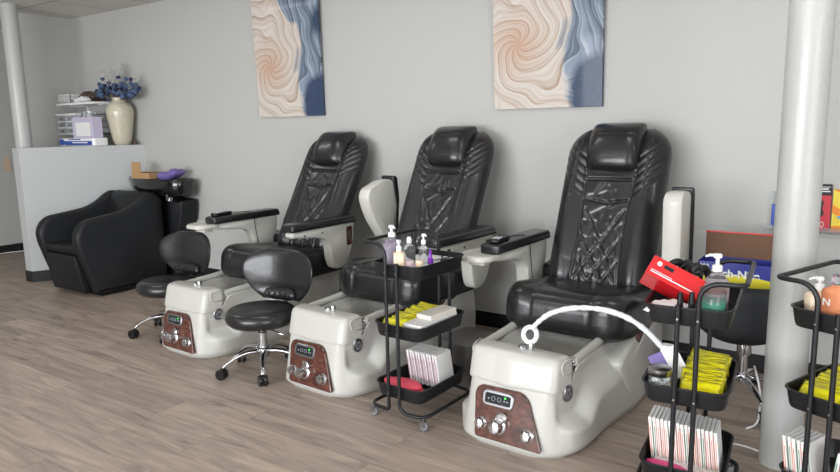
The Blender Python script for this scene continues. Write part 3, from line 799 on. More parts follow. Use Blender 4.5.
# denser path
dp = []
for i in range(len(pts)-1):
    p_1 = pts[max(i-1, 0)]; p0_, p1_ = pts[i], pts[i+1]; p2_ = pts[min(i+2, len(pts)-1)]
    for k in range(6):
        t = k/6; dp.append(0.5*((2*p0_) + (p1_-p_1)*t + (2*p_1-5*p0_+4*p1_-p2_)*t*t + (3*p0_-p_1-3*p1_+p2_)*t**3))
dp.append(pts[-1])
random.seed(3)
G().tube(dp, [0.011 + random.uniform(-0.0016, 0.002) for _ in dp], 12).out('gooseneck', film, r, smooth=True)
rc = Vector((-1.198, -1.42, 0.487)) - L0
T = Matrix.Translation(rc) @ Matrix.Rotation(math.radians(20), 4, 'Z') @ Matrix.Rotation(math.radians(72), 4, 'X')
G().tube([(0.029*math.cos(a), 0.033*math.sin(a), 0) for a in np.linspace(0, 2*PI, 36, endpoint=False)], 0.011, 12, True, T=T).out('ring_head', whitep, r, smooth=True)
G().box(-0.022, -0.02, -0.02, 0.022, 0.02, 0.03).out('clamp', whitep, r, bevel=0.006)

# ------------------------------------------------------------------ rolling stools
def stool():
    r = root('rolling_stool', (0, 0, 0))
    # local: sitter faces -Y
    G().lathe([(0.02, 0.385), (0.185, 0.388), (0.205, 0.405), (0.213, 0.43), (0.208, 0.455), (0.188, 0.472), (0.15, 0.478), (0.06, 0.472), (0.005, 0.470)], 64).out('seat', leather2, r, smooth=True)
    G().lathe([(0.12, 0.372), (0.12, 0.388), (0.03, 0.388)], 32).out('seat_plate', blackp, r, smooth=True, angle=40)
    # backrest: curved shell
    nu, nv = 41, 33; vs = []; fs = []
    for side in (0, 1):
        for j in range(nv):
            v = (1-math.cos(PI*j/(nv-1)))/2
            for i in range(nu):
                u = math.sin(PI/2*(-1 + 2*i/(nu-1)))
                w_ = 0.265*(1 - 0.48*((0.6-v)/0.6)**2) if v < 0.6 else 0.265*math.sqrt(max(0.02, 1 - ((v-0.6)/0.425)**2.6))
                x = u*w_; z = 0.475 + 0.30*v
                cur = 0.215 - 1.1*x*x + 0.04*v
                th = 0.024*((1-abs(u)**4)*(1-abs(2*v-1)**5))**0.5
                dent = 0.010*math.exp(-((z-0.54)/0.03)**2) if side == 0 else 0
                y = cur + (th if side else -th) + dent*(1-abs(u)**4)*(1-abs(2*v-1)**5)
                vs.append((x, y, z))
    fs = grid_faces(nu, nv) + grid_faces(nu, nv, nu*nv, True)
    o = link('backrest', vs, fs, leather2, r, True); 
    bm = bmesh.new(); bm.from_mesh(o.data); bmesh.ops.remove_doubles(bm, verts=bm.verts, dist=1e-5); bmesh.ops.recalc_face_normals(bm, faces=bm.faces); bm.to_mesh(o.data); bm.free()
    # ribbed lumbar pad
    rings = []
    for i in range(41):
        u = -1+2*i/40; x = 0.118*u; k = max(0.02, (1-abs(u)**6)**0.5)
        rib = 0.003*abs(math.sin(u*PI*3))
        y = 0.215 - 1.1*x*x; pts_ = [(-0.026-rib, 0.478), (-0.045-rib, 0.50), (-0.040-rib, 0.53), (-0.02, 0.548), (0.0, 0.53), (0.0, 0.48)]
        cy, cz = -0.02, 0.51
        rings.append([(x, y + cy + (a-cy)*k, cz + (b_-cz)*k) for a, b_ in pts_])
    G().loft(rings).out('lumbar_pad', leather2, r, smooth=True, angle=60)
    G().tube(fillet([(0, 0.08, 0.382), (0, 0.235, 0.38), (0, 0.248, 0.56)], 0.05), 0.012, 10).out('back_bracket', blackp, r, smooth=True)
    G().lathe([(0.016, 0.12), (0.016, 0.30)], 20).lathe([(0.026, 0.10), (0.026, 0.24), (0.018, 0.245)], 24).out('gas_lift', chrome, r, smooth=True, angle=40)
    G().tube([(0.02, 0.0, 0.36), (0.12, -0.03, 0.355), (0.2, -0.05, 0.35)], 0.005, 8).out('height_lever', chrome, r, smooth=True)
    G().lathe([(0.035, 0.10), (0.038, 0.115), (0.035, 0.145), (0.026, 0.15)], 24).out('hub', chrome, r, smooth=True, angle=40)
    for ch in r.children:
        if ch.name.split('.')[0] in ('seat', 'seat_plate', 'backrest', 'lumbar_pad', 'back_bracket', 'height_lever'): ch.location.z = -0.09
    for k in range(5):
        a = 2*PI*k/5 + 0.35
        T = Matrix.Rotation(a, 4, 'Z')
        rings = []
        for t in np.linspace(0, 1, 9):
            x = 0.025 + 0.225*t; z = 0.128 + 0.012*math.sin(t*PI) - 0.058*t*t; hw = 0.019-0.006*t; hh = 0.015-0.005*t
            rings.append([(x, hw*math.cos(q), z + hh*math.sin(q)) for q in np.linspace(0, 2*PI, 12, endpoint=False)])
        lg = G().loft(rings, T=T).out('leg', chrome, r, smooth=True)
        sw = random.uniform(0, 6)
        T2 = Matrix.Rotation(a, 4, 'Z') @ Matrix.Translation((0.243, 0, 0)) @ Matrix.Rotation(sw, 4, 'Z')
        g_ = G()
        g_.lathe([(0.006, 0.05), (0.006, 0.078)], 10, T=T2)
        for s_ in (-1, 1):
            T3 = T2 @ Matrix.Translation((0.012, s_*0.0145, 0.0308)) @ Matrix.Rotation(PI/2, 4, 'X') @ Matrix.Scale(1.16, 4)
            g_.lathe([(0.010, -0.009), (0.024, -0.009), (0.0265, -0.006), (0.0265, 0.006), (0.024, 0.009), (0.010, 0.009)], 24, T=T3)
        g_.prism(fil2([(-0.012, 0.03), (-0.01, 0.056), (0.012, 0.06), (0.034, 0.05), (0.036, 0.034)], 0.006, 3), -0.005, 0.005, 'y', T=T2)
        g_.out('caster', blackp, lg, smooth=True, angle=40)
    return r
s2 = stool(); s2.scale = (0.97, 0.97, 1.0); s2.location = (-2.865, -1.46, 0); s2.rotation_euler = (0, 0, math.radians(8))
tag(s2, 'round black rolling stool with curved back between the left and middle pedicure chairs', 'stool', 'rolling stools by the pedicure chairs')
s1 = copy_tree(s2); s1.scale = (0.98, 0.98, 1.0); s1.location = (-3.99, -1.28, 0); s1.rotation_euler = (0, 0, math.radians(4))
s1['label'] = 'black rolling stool left of the leftmost foot basin, beside the shampoo chair'

# ------------------------------------------------------------------ shampoo chair and bowl
def shampoo_chair():
    r = root('shampoo_chair', (-5.755, -0.655, 0), 0, 'low black vinyl shampoo armchair beside the white partition', 'armchair')
    # side panels (y,z): y local = world y + 0.62
    side = fil2([(-0.34, 0.03), (-0.47, 0.46), (-0.475, 0.56), (-0.40, 0.67), (-0.20, 0.69), (0.04, 0.72), (0.20, 0.83), (0.27, 0.855), (0.36, 0.80), (0.36, 0.02)], [0.02, 0.10, 0.10, 0.13, 0.1, 0.14, 0.10, 0.05, 0.04, 0.02], 7)
    for sx in (-1, 1):
        x0 = sx*0.355; x1 = sx*0.245
        G().prism(side, min(x0, x1), max(x0, x1), 'x', bev=0.035).out('side_panel', salon_m, r, smooth=True, angle=50)
    G().prism(fil2([(-0.44, 0.40), (-0.44, 0.45), (0.24, 0.40), (0.24, 0.30), (-0.40, 0.33)], 0.03, 4), -0.245, 0.245, 'x', bev=0.01).out('seat', salon_m, r, smooth=True, angle=50)
    G().prism(fil2([(-0.455, 0.375), (-0.36, 0.345), (-0.28, 0.04), (-0.35, 0.03), (-0.40, 0.04)], 0.015, 3), -0.247, 0.247, 'x', bev=0.01).out('front_panel', salon_m, r, smooth=True, angle=50)
    G().prism(fil2([(0.10, 0.38), (0.20, 0.82), (0.30, 0.86), (0.35, 0.80), (0.33, 0.02), (0.16, 0.02)], [0.05, 0.06, 0.05, 0.04, 0.02, 0.02], 5), -0.245, 0.245, 'x', bev=0.01).out('backrest', salon_m, r, smooth=True, angle=50)
    G().box(-0.32, -0.28, 0.0, 0.32, 0.32, 0.035).out('plinth', blackp, r)
    return r
shampoo_chair()
def bowl():
    r = root('shampoo_bowl', (-5.62, -0.175, 0), 0, 'black shampoo basin on a curved pedestal behind the shampoo armchair', 'basin')
    # bowl: long axis along x, raised lip at left
    def ring(a, b_, z, lip=0.0, n=3.0, dx=0.0, zt=0):
        out = []
        for i in range(64):
            t = 2*PI*i/64; c = math.cos(t); s_ = math.sin(t); e = 2/n
            x = a*math.copysign(abs(c)**e, c); y = b_*math.copysign(abs(s_)**e, s_)
            k = ss(-0.12, -a, x) if x < 0 else 0
            kk = max(0.0, min(1.0, (-x - a*0.55)/(a*0.45)))
            out.append((x + dx - lip*kk, y*(1-0.25*kk), z + zt*kk))
        return out
    rings = [ring(0.27, 0.13, 0.80, dx=0.12), ring(0.33, 0.148, 0.815, dx=0.09), ring(0.385, 0.158, 0.87, 0.03, dx=0.05), ring(0.40, 0.165, 0.945, 0.06, dx=0.05, zt=0.012), ring(0.392, 0.160, 0.955, 0.06, dx=0.05, zt=0.012), ring(0.37, 0.148, 0.95, 0.05, dx=0.05, zt=0.005), ring(0.33, 0.125, 0.895, 0.0, dx=0.06), ring(0.2, 0.09, 0.85, dx=0.10)]
    G().loft(rings).out('bowl', sink_m, r, smooth=True, angle=50)
    # pedestal with a swept right edge
    pl = fil2([(-0.1, 0.0), (0.22, 0.0), (0.24, 0.10), (0.26, 0.36), (0.34, 0.55), (0.37, 0.70), (0.37, 0.76), (-0.1, 0.80)], [0.01, 0.02, 0.1, 0.2, 0.15, 0.05, 0.01, 0.01], 6)
    G().prism(pl, -0.04, 0.15, 'y', bev=0.02).out('pedestal', salon_m, r, smooth=True, angle=50)
    g_ = G(); g_.tube(fillet([(0.34, -0.15, 0.79), (0.38, -0.19, 0.78), (0.40, -0.20, 0.83)], 0.02), 0.010, 8); g_.tube(fillet([(0.37, -0.15, 0.78), (0.42, -0.18, 0.77), (0.44, -0.18, 0.81)], 0.02), 0.010, 8)
    g_.lathe([(0.02, 0), (0.02, 0.03)], 12, c=(0.38, -0.16, 0.775)); g_.out('faucet', satin, r, smooth=True, angle=40)
    return r
bowl()
# things on the basin
def openbox(parent, w_, d, h, th, m_out, m_in=None):
    g_ = G(); g_.box(-w_/2, -d/2, 0, w_/2, d/2, th); g_.box(-w_/2, -d/2, th, -w_/2+th, d/2, h); g_.box(w_/2-th, -d/2, th, w_/2, d/2, h)
    g_.box(-w_/2+th, -d/2, th, w_/2-th, -d/2+th, h); g_.box(-w_/2+th, d/2-th, th, w_/2-th, d/2, h); return g_
r = root('cardboard_box', (-5.75, -0.20, 0.956), 0.05, 'small open cardboard box with its flap up on the black basin', 'box')
openbox(r, 0.26, 0.16, 0.055, 0.004, cardboard).out('carton', cardboard, r)
G().box(-0.13, -0.07, 0.055, 0.0, -0.065, 0.155).out('flap', cardboard, r)
G().box(-0.005, -0.075, 0.05, 0.12, 0.05, 0.056).out('brown_packet', corrug, r)
def pouch(name, w_, d, h, mat, seed, amp=0.25, parent=None):
    rs = np.random.RandomState(seed); nu, nv = 17, 11; vs = []
    ph = rs.uniform(0, 6, 6)
    for side in (0, 1):
        for j in range(nv):
            for i in range(nu):
                u = -1+2*i/(nu-1); v = -1+2*j/(nv-1)
                prof = ((1-abs(u)**4)*(1-abs(v)**4))**0.6
                n_ = 1 + amp*(math.sin(u*5+ph[0])*math.cos(v*4+ph[1]) + 0.6*math.sin(u*11+v*7+ph[2]))
                mid = h*0.5*(1+0.25*math.sin(u*3+ph[3]))
                z = mid + (h*0.5*prof*n_ if side else -h*0.5*prof)
                vs.append((u*w_/2, v*d/2, z))
    fs = grid_faces(nu, nv, 0, True) + grid_faces(nu, nv, nu*nv)
    o = link(name, vs, fs, mat, parent, True)
    bm = bmesh.new(); bm.from_mesh(o.data); bmesh.ops.remove_doubles(bm, verts=bm.verts, dist=1e-5); bmesh.ops.recalc_face_normals(bm, faces=bm.faces); bm.to_mesh(o.data); bm.free()
    return o
o = pouch('purple_package', 0.25, 0.15, 0.085, purple, 5, 0.15); o.location = (-5.39, -0.19, 0.955); o.rotation_euler = (0, -0.13, 0.1)
tag(o, 'purple plastic package lying on the right end of the black basin', 'package')

# ------------------------------------------------------------------ partition top: vase, boxes
r = root('ceramic_vase', (-6.205, -0.14, 1.269), 0, 'tall ivory ceramic vase at the wall end of the partition', 'vase')
G().lathe([(0.065, 0), (0.072, 0.004), (0.090, 0.05), (0.102, 0.13), (0.117, 0.22), (0.128, 0.29), (0.130, 0.33), (0.118, 0.375), (0.085, 0.41), (0.062, 0.425), (0.060, 0.445), (0.068, 0.46), (0.06, 0.462), (0.05, 0.445), (0.05, 0.40)], 40).out('body', vase_m, r, smooth=True)
r = root('dried_flower_bouquet', (-6.205, -0.14, 1.70), 0, 'dried blue flowers with white sprigs standing in the ivory vase', 'flowers')
rs = np.random.RandomState(11)
def blob(g_, c, R_, seed, T=None):
    # small clustered floret ball: bumpy icosphere like lathe
    n = 12; rings = []
    rr = np.random.RandomState(seed)
    for j in range(7):
        ph = PI*j/6; rings.append([(c[0] + R_*(0.05+math.sin(ph))*(1+rr.uniform(-0.22, 0.22))*math.cos(2*PI*i/n), c[1] + R_*(0.05+math.sin(ph))*(1+rr.uniform(-0.22, 0.22))*math.sin(2*PI*i/n), c[2] + R_*math.cos(ph)*(1+rr.uniform(-0.1, 0.1))) for i in range(n)])
    g_.loft(rings)
heads = []
for k in range(80):
    a = rs.uniform(0, 2*PI); q = rs.rand()**0.6; heads.append((0.36*q*math.cos(a), 0.085*q*math.sin(a)-0.01, 0.02 + 0.15*rs.rand()*(1.1-q*0.3)))
for x, z in ((-0.33, 0.10), (-0.29, 0.17), (-0.26, 0.225), (-0.16, 0.18), (0.24, 0.19), (0.33, 0.135), (0.235, 0.085), (0.13, 0.20), (0.05, 0.215)):
    heads.append((x, rs.uniform(-0.04, 0.04), z))
st = G(); sg = G()
for i, h in enumerate(heads):
    st.tube([(0.0, 0, -0.10), (h[0]*0.15, h[1]*0.2, 0.0), (h[0]*0.6, h[1]*0.7, h[2]*0.5), h], 0.0018, 5)
stems = st.out('stems', stem_m, r, smooth=True)
for i, h in enumerate(heads):
    g_ = G(); blob(g_, h, rs.uniform(0.017, 0.026) if i < 80 else 0.020, i)
    g_.out('flower_head', petal_b if i % 4 else petal_d, r, smooth=True)
for k in range(14):
    a = rs.uniform(-1.0, 1.1); ln = rs.uniform(0.27, 0.36); g_ = G()
    tip = (ln*math.sin(a)*1.15, rs.uniform(-0.03, 0.05), 0.02 + ln*math.cos(a)); g_.tube([(0, 0, -0.1), (tip[0]*0.3, tip[1]*0.3, tip[2]*0.4), tip], 0.0012, 4)
    for j in range(13):
        t = 0.6 + 0.4*rs.rand(); c = Vector(tip)*t + Vector(rs.uniform(-0.022, 0.022, 3)); T = Matrix.Translation(c)
        g_.lathe([(0.001, -0.007), (0.010, 0), (0.001, 0.007)], 6, T=T)
    g_.out('white_sprig', sprig_w, r)
# small brown object right of the vase
tag(G().lathe([(0.018, 0), (0.024, 0.012), (0.018, 0.035), (0.006, 0.045)], 16).out('brown_bottle', brown, smooth=True, loc=(-6.12, -0.06, 1.268)), 'tiny dark brown bottle on the partition right behind the vase', 'bottle')
# blue and white pack
r = root('wipes_pack', (-6.52, -0.36, 1.268), 0.03, 'flat blue and white pack lying on the partition below the lilac carton', 'pack')
G().prism(rrect(0.60, 0.16, 0.03), 0, 0.075).out('pack', whitep, r, bevel=0.01)
G().box(-0.20, -0.0815, 0.008, 0.27, -0.0802, 0.048).out('blue_band', navy, r)
G().prism([(0.045*math.cos(a)-0.245, 0.032*math.sin(a)+0.038) for a in np.linspace(0, 2*PI, 24, endpoint=False)], -0.0815, -0.0802, 'y').out('blue_disc', navy, r)
for z, x0, x1 in ((0.058, -0.12, 0.08), (0.028, -0.06, 0.2)): G().box(x0, -0.0825, z, x1, -0.0816, z+0.010).out('print_line', paper if z < 0.05 else navy, r)
r = root('lilac_carton', (-6.42, -0.36, 1.344), 0.0, 'pale lilac carton standing on the blue pack beside the vase', 'carton')
G().box(-0.19, -0.05, 0, 0.17, 0.05, 0.20).out('carton', lilac_card, r, bevel=0.003)
G().box(-0.13, -0.0515, 0.02, 0.13, -0.0503, 0.15).out('label_panel', paper, r)
r = root('clear_tub', (-6.43, -0.36, 1.545), 0.0, 'low clear plastic tub of odds and ends on top of the lilac carton', 'tub')
openbox(r, 0.22, 0.09, 0.045, 0.003, acr).out('tub', acr, r)
G().prism(rrect(0.06, 0.04, 0.01), 0.004, 0.05, T=Matrix.Translation((-0.03, 0, 0))).out('silver_lid', satin, r)
G().prism(rrect(0.05, 0.04, 0.01), 0.004, 0.055, T=Matrix.Translation((0.06, 0, 0))).out('white_lid', whitep, r)
# shelf and baskets
r = root('wall_shelf', (-6.72, 0, 1.675), 0, 'short white shelf on the back wall in the left corner', 'shelf')
G().box(-0.36, -0.30, 0, 0.34, -0.0005, 0.022).out('board', whitep, r, bevel=0.002)
for x in (-0.3, 0.25): G().box(x, -0.2, -0.012, x+0.02, -0.0005, 0).box(x, -0.012, -0.12, x+0.02, -0.0005, 0).out('bracket', whitep, r)
def basket(x, y, z, w_, d, h, label, nx):
    r = root('plastic_basket', (x, y, z), 0, label, 'basket')
    g_ = G(); g_.box(-w_/2, -d/2, 0, w_/2, d/2, 0.006)
    for zz in (0.0, h*0.5, h-0.01): 
        g_.box(-w_/2, -d/2, zz, w_/2, -d/2+0.005, zz+0.012).box(-w_/2, d/2-0.005, zz, w_/2, d/2, zz+0.012).box(-w_/2, -d/2, zz, -w_/2+0.005, d/2, zz+0.012).box(w_/2-0.005, -d/2, zz, w_/2, d/2, zz+0.012)
    for i in range(nx+1):
        xx = -w_/2 + (w_-0.006)*i/nx; g_.box(xx, -d/2, 0, xx+0.006, -d/2+0.005, h).box(xx, d/2-0.005, 0, xx+0.006, d/2, h)
    for i in range(5):
        yy = -d/2 + (d-0.006)*i/4; g_.box(-w_/2, yy, 0, -w_/2+0.005, yy+0.006, h).box(w_/2-0.005, yy, 0, w_/2, yy+0.006, h)
    g_.out('basket', whitep, r); return r
basket(-6.945, -0.16, 1.698, 0.24, 0.25, 0.085, 'white slatted basket on the left end of the corner shelf', 9)
# storage drawer unit (three by three cells) standing behind the boxes
r = root('drawer_organizer', (-6.86, -0.20, 1.38), 0, 'white wall organizer of small clear drawers below the corner shelf', 'organizer')
g_ = G(); W_, H_ = 0.50, 0.20
for i in range(4): g_.box(-W_/2+ (W_-0.01)*i/3, -0.09, 0, -W_/2+(W_-0.01)*i/3+0.01, 0.195, H_)
for j in range(4): g_.box(-W_/2, -0.09, (H_-0.01)*j/3, W_/2, 0.195, (H_-0.01)*j/3+0.01)
g_.box(-W_/2, 0.185, 0, W_/2, 0.195, H_); g_.box(-W_/2-0.01, -0.10, H_, W_/2+0.01, 0.195, H_+0.012)
g_.out('case', whitep, r)
for i in range(3):
    for j in range(3):
        x0 = -W_/2+0.01+0.1633*i; z0 = 0.011+0.0633*j
        d_ = G().box(x0+0.002, -0.093, z0+0.001, x0+0.150, -0.088, z0+0.050).out('drawer', acr, r)
        G().box(x0+0.05, -0.102, z0+0.018, x0+0.10, -0.093, z0+0.030).out('drawer_pull', greyp, d_)
o = pouch('brown_bag', 0.26, 0.16, 0.10, brown, 8, 0.12); o.location = (-6.70, -0.12, 1.705)
tag(o, 'dark brown leather bag lying on the corner shelf', 'bag')
o = pouch('white_cloth_bundle', 0.22, 0.08, 0.05, paper, 9, 0.3); o.location = (-6.66, -0.25, 1.698)
tag(o, 'crumpled white bundle in front of the brown bag on the shelf', 'bundle')

# ------------------------------------------------------------------ utility carts
def cart_proto():
    r = root('utility_cart', (0, 0, 0))
    W_, D_ = 0.285, 0.395
    def R3(w_, d, rr, z): return [(x, y, z) for x, y in rrect(w_, d, rr, 6)]
    for z0 in (0.115, 0.415, 0.705):
        t = 0.0022; h = 0.068
        rings = [R3(W_-0.05, D_-0.05, 0.035, z0), R3(W_-0.022, D_-0.022, 0.045, z0), R3(W_-0.014, D_-0.014, 0.048, z0+0.012), R3(W_, D_, 0.05, z0+h-0.006), R3(W_+0.012, D_+0.012, 0.055, z0+h-0.004), R3(W_+0.012, D_+0.012, 0.055, z0+h), R3(W_-0.004, D_-0.004, 0.048, z0+h), R3(W_-0.018, D_-0.018, 0.044, z0+0.014), R3(W_-0.03, D_-0.03, 0.04, z0+t)]
        G().loft(rings).out('tray', blackm, r, smooth=True, angle=40)
    yo = D_/2 + 0.014
    R_ = 0.0088
    xa, xb = -0.037, 0.028
    # handle side frame: closed loop
    loop = [(xa, -yo, 0.10), (xa, -yo, 0.867), (-0.178, -yo, 0.868), (-0.178, yo, 0.868), (xa, yo, 0.867), (xa, yo, 0.10), (xa, yo, 0.062), (-0.165, yo-0.01, 0.062), (-0.165, -yo+0.01, 0.062), (xa, -yo, 0.062)]
    rad = [0.0, 0.065, 0.03, 0.03, 0.065, 0.0, 0.035, 0.05, 0.05, 0.035]
    G().tube(fillet(loop, rad, 7, True), R_, 12, True).out('handle_frame', blackm, r, smooth=True)
    op = [(xb, -yo, 0.782), (xb, -yo, 0.062), (0.165, -yo+0.01, 0.062), (0.165, yo-0.01, 0.062), (xb, yo, 0.062), (xb, yo, 0.782)]
    G().tube(fillet(op, [0, 0.045, 0.05, 0.05, 0.045, 0], 7), R_, 12).out('leg_frame', blackm, r, smooth=True, angle=60)
    for z0 in (0.145, 0.445, 0.735):
        for x in (xa, xb):
            for s_ in (-1, 1): G().lathe([(0.0035, 0), (0.0035, 0.002)], 8, T=Matrix.Translation((x, s_*(yo+R_), z0)) @ Matrix.Rotation(s_*-PI/2, 4, 'X')).out('screw', satin, r)
    for sx in (-1, 1):
        for sy in (-1, 1):
            c = G(); T0 = Matrix.Translation((sx*0.152, sy*(yo-0.018), 0))
            c.lathe([(0.006, 0.045), (0.006, 0.058)], 10, T=T0)
            c.prism(fil2([(-0.010, 0.02), (-0.012, 0.046), (0.012, 0.048), (0.018, 0.02)], 0.004, 3), -0.012, -0.009, 'y', T=T0).prism(fil2([(-0.010, 0.02), (-0.012, 0.046), (0.012, 0.048), (0.018, 0.02)], 0.004, 3), 0.009, 0.012, 'y', T=T0)
            c.box(-0.012, -0.012, 0.044, 0.012, 0.012, 0.048, T=T0)
            cs = c.out('caster', satin, r)
            G().lathe([(0.006, -0.008), (0.020, -0.008), (0.0225, -0.005), (0.0225, 0.005), (0.020, 0.008), (0.006, 0.008)], 20, T=T0 @ Matrix.Translation((0.004, 0, 0.0226)) @ Matrix.Rotation(PI/2, 4, 'X')).out('wheel', greyp, cs, smooth=True, angle=40)
    return r
cart1 = cart_proto(); cart2 = copy_tree(cart1); cart3 = copy_tree(cart1)
def place(c, x, y, deg, label):
    c.location = (x, y, 0); c.rotation_euler = (0, 0, math.radians(deg)); tag(c, label, 'utility cart', 'black three tier utility carts')
place(cart1, -1.79, -1.405, -3, 'black three tier utility cart between the middle and right pedicure chairs')
place(cart2, -0.510, -1.495, 185, 'black three tier utility cart with a red glove box, right of the right pedicure chair')
place(cart3, -0.008, -1.365, -22, 'black three tier utility cart in front of the white column at the right edge')
def ANG(c): return c.rotation_euler.z - (PI if c is cart2 else 0.0)
def on(c, x, y, z):
    """world point from cart-view coordinates (x right, y back in the cart's own un-mirrored frame)"""
    a = ANG(c)
    return Vector((c.location.x + x*math.cos(a) - y*math.sin(a), c.location.y + x*math.sin(a) + y*math.cos(a), z))
Z3, Z2, Z1 = 0.7085, 0.4185, 0.1185       # tray floors

def pump_bottle(name, R_, H, liquid, label, p, ang=0.0, square=False, fill=0.8, body_clear=True, pumpH=0.06, cat='pump bottle'):
    r = root(name, p, ang, label, cat)
    if square:
        def RR(k, z): return [(x, y, z) for x, y in rrect(2*R_*k, 2*R_*k*0.8, R_*0.35*k)]
        G().loft([RR(0.95, 0), RR(1, 0.006), RR(1, H*0.80), RR(0.9, H*0.86), RR(0.4, H*0.93), RR(0.38, H)]).out('bottle', liquid, r, smooth=True, angle=45)
    else:
        prof = [(R_*0.92, 0), (R_, 0.008), (R_, H*0.68), (R_*0.93, H*0.78), (R_*0.62, H*0.90), (R_*0.36, H*0.95), (R_*0.34, H)]
        if body_clear:
            G().lathe(prof, 32).out('bottle', clear, r, smooth=True, angle=50)
            k = 0.94
            pr = [(a*k, max(0.003, z)) for a, z in prof if z < H*fill]; pr.append((pr[-1][0], H*fill)); pr.append((0.003, H*fill))
            G().lathe(pr, 32).out('liquid', liquid, r, smooth=True, angle=50)
        else: G().lathe(prof, 32).out('bottle', liquid, r, smooth=True, angle=50)
    s_ = R_/0.04
    g_ = G(); n = max(0.010, R_*0.36)
    g_.lathe([(n*1.15, H), (n*1.15, H+0.018), (n*0.9, H+0.022)], 20)
    g_.lathe([(n*0.45, H+0.02), (n*0.45, H+pumpH-0.012)], 14)
    g_.lathe([(n*0.9, H+pumpH-0.014), (n*1.0, H+pumpH-0.006), (n*0.8, H+pumpH)], 16)
    g_.tube([(0, 0, H+pumpH-0.006), (-R_*0.6, 0, H+pumpH-0.005), (-R_*0.95, 0, H+pumpH-0.010)], [0.006, 0.005, 0.0035], 8)
    g_.out('pump', whitep, r, smooth=True, angle=40)
    return r
def polish(p, col, label, capm=blackp):
    r = root('polish_bottle', p, 0, label, 'nail polish')
    G().lathe([(0.012, 0), (0.014, 0.003), (0.014, 0.026), (0.006, 0.034)], 16).out('bottle', col, r, smooth=True, angle=40)
    G().lathe([(0.008, 0.032), (0.0075, 0.036), (0.006, 0.068), (0.004, 0.07)], 14).out('cap', capm, r, smooth=True, angle=40)
    return r

# ---- cart 1 contents
c = cart1
o = G().prism(rrect(0.235, 0.345, 0.03), 0, 0.044).out('tray_liner', paper, loc=tuple(on(c, 0, 0, Z3)), rot=(0, 0, c.rotation_euler.z)); tag(o, 'white folded paper lining the top tray of the left cart', 'paper liner')
ZL = Z3+0.0445
pump_bottle('pump_bottle', 0.043, 0.130, lav, 'tall clear bottle of lavender soap with white pump on the left cart', on(c, -0.082, -0.105, ZL), 2.6, pumpH=0.055)
pump_bottle('pump_bottle', 0.032, 0.075, cream, 'square cream soap pump bottle in front on the left cart', on(c, -0.012, -0.14, ZL), 2.2, square=True, pumpH=0.050)
pump_bottle('pump_bottle', 0.023, 0.090, clear, 'slim clear pump bottle behind the cream one on the left cart', on(c, 0.035, -0.01, ZL), 2.9, body_clear=False, pumpH=0.050)
pump_bottle('pump_bottle', 0.030, 0.095, clear, 'wide clear pump bottle between lavender and slim bottles', on(c, -0.025, -0.045, ZL), 2.5, body_clear=False, pumpH=0.03)
polish(on(c, 0.082, -0.02, ZL), violet, 'violet nail polish bottle on the right of the top tray', violet)
for dx, dy, mt_, nm in ((0.035, -0.12, pinkgel, 'pink'), (0.065, -0.085, cream, 'cream')):
    o = G().lathe([(0.017, 0), (0.019, 0.003), (0.019, 0.024), (0.017, 0.028)], 20).out('cosmetic_jar', mt_, smooth=True, angle=40, loc=tuple(on(c, dx, dy, ZL))); tag(o, 'small %s cosmetic jar near the front edge of the left cart top tray' % nm, 'jar')
for k, (dx, dy) in enumerate(((0.07, 0.07), (0.085, 0.10), (0.05, 0.12))):
    o = G().tube([(-0.05, 0, 0.006), (0.05, 0.0, 0.006)], 0.005, 10).out('cuticle_tool', chrome if k % 2 == 0 else blackp, smooth=True, angle=50, loc=tuple(on(c, dx, dy, ZL)), rot=(0, 0, 1.2+0.5*k))
    tag(o, ('silver manicure tool nearest the violet polish on the left cart', 'black manicure tool lying between two silver ones on the left cart', 'silver manicure tool furthest back on the left cart top tray')[k], 'manicure tool', 'manicure tools on the left cart')

packet_n = 0
yproto = [pouch('yellow_packet', 0.138, 0.085, 0.020, yellow, 20+i, 0.3) for i in range(4)]
for q in yproto:
    x_ = G().box(-0.05, -0.018, 0.0, 0.05, 0.012, 0.0006)
used_proto = set()
ORD = ['first', 'second', 'third', 'fourth', 'fifth', 'sixth', 'seventh', 'eighth', 'ninth', 'tenth', 'eleventh', 'twelfth', 'thirteenth', 'fourteenth', 'fifteenth', 'sixteenth', 'seventeenth', 'eighteenth']
def packets(c, spots, lab, group):
    global packet_n
    for kk, (x, y, z, rz, tx, ty) in enumerate(spots):
        i = packet_n % 4
        if i in used_proto: o = yproto[i].copy(); COL.objects.link(o)
        else: o = yproto[i]; used_proto.add(i)
        o.location = on(c, x, y, z); a = ANG(c)
        o.rotation_euler = (tx, ty, rz + a); tag(o, lab % (ORD[kk] if kk < 12 or 'middle' in group else ORD[kk-12]) if kk < 12 or 'middle' in group else 'yellow foil packet turned crosswise, %s from the front on the right cart' % ORD[kk-12], 'packet', group); packet_n += 1
random.seed(8)
sp_ = []
for k in range(11):
    y = -0.135 + 0.027*k; sp_.append((-0.050 + random.uniform(-0.006, 0.006), y, Z2 + 0.034 + 0.001*k, random.uniform(-0.12, 0.12), math.radians(42), random.uniform(-0.08, 0.08)))
packets(c, sp_, 'yellow foil packet, %s from the front in the row on the left cart', 'yellow packets on the left cart')
r = root('glove_carton', on(c, 0.073, 0.0, Z2), c.rotation_euler.z, 'white carton with pale print in the middle tray of the left cart', 'carton')
G().box(-0.052, -0.16, 0, 0.052, 0.135, 0.070).out('carton', paper, r, bevel=0.002)
G().box(-0.03, -0.1612, 0.03, 0.03, -0.1602, 0.036).out('grey_print', greyp, r)
G().box(0.0525, -0.10, 0.03, 0.0532, 0.0, 0.038).out('pink_print', pinkgel, r)
G().box(0.0525, -0.145, 0.012, 0.0532, -0.12, 0.034).out('green_print', greenp, r)
r = root('glove_carton', on(c, 0.070, 0.04, Z2+0.0705), c.rotation_euler.z-0.05, 'smaller pinkish white carton stacked on the white carton of the left cart', 'carton')
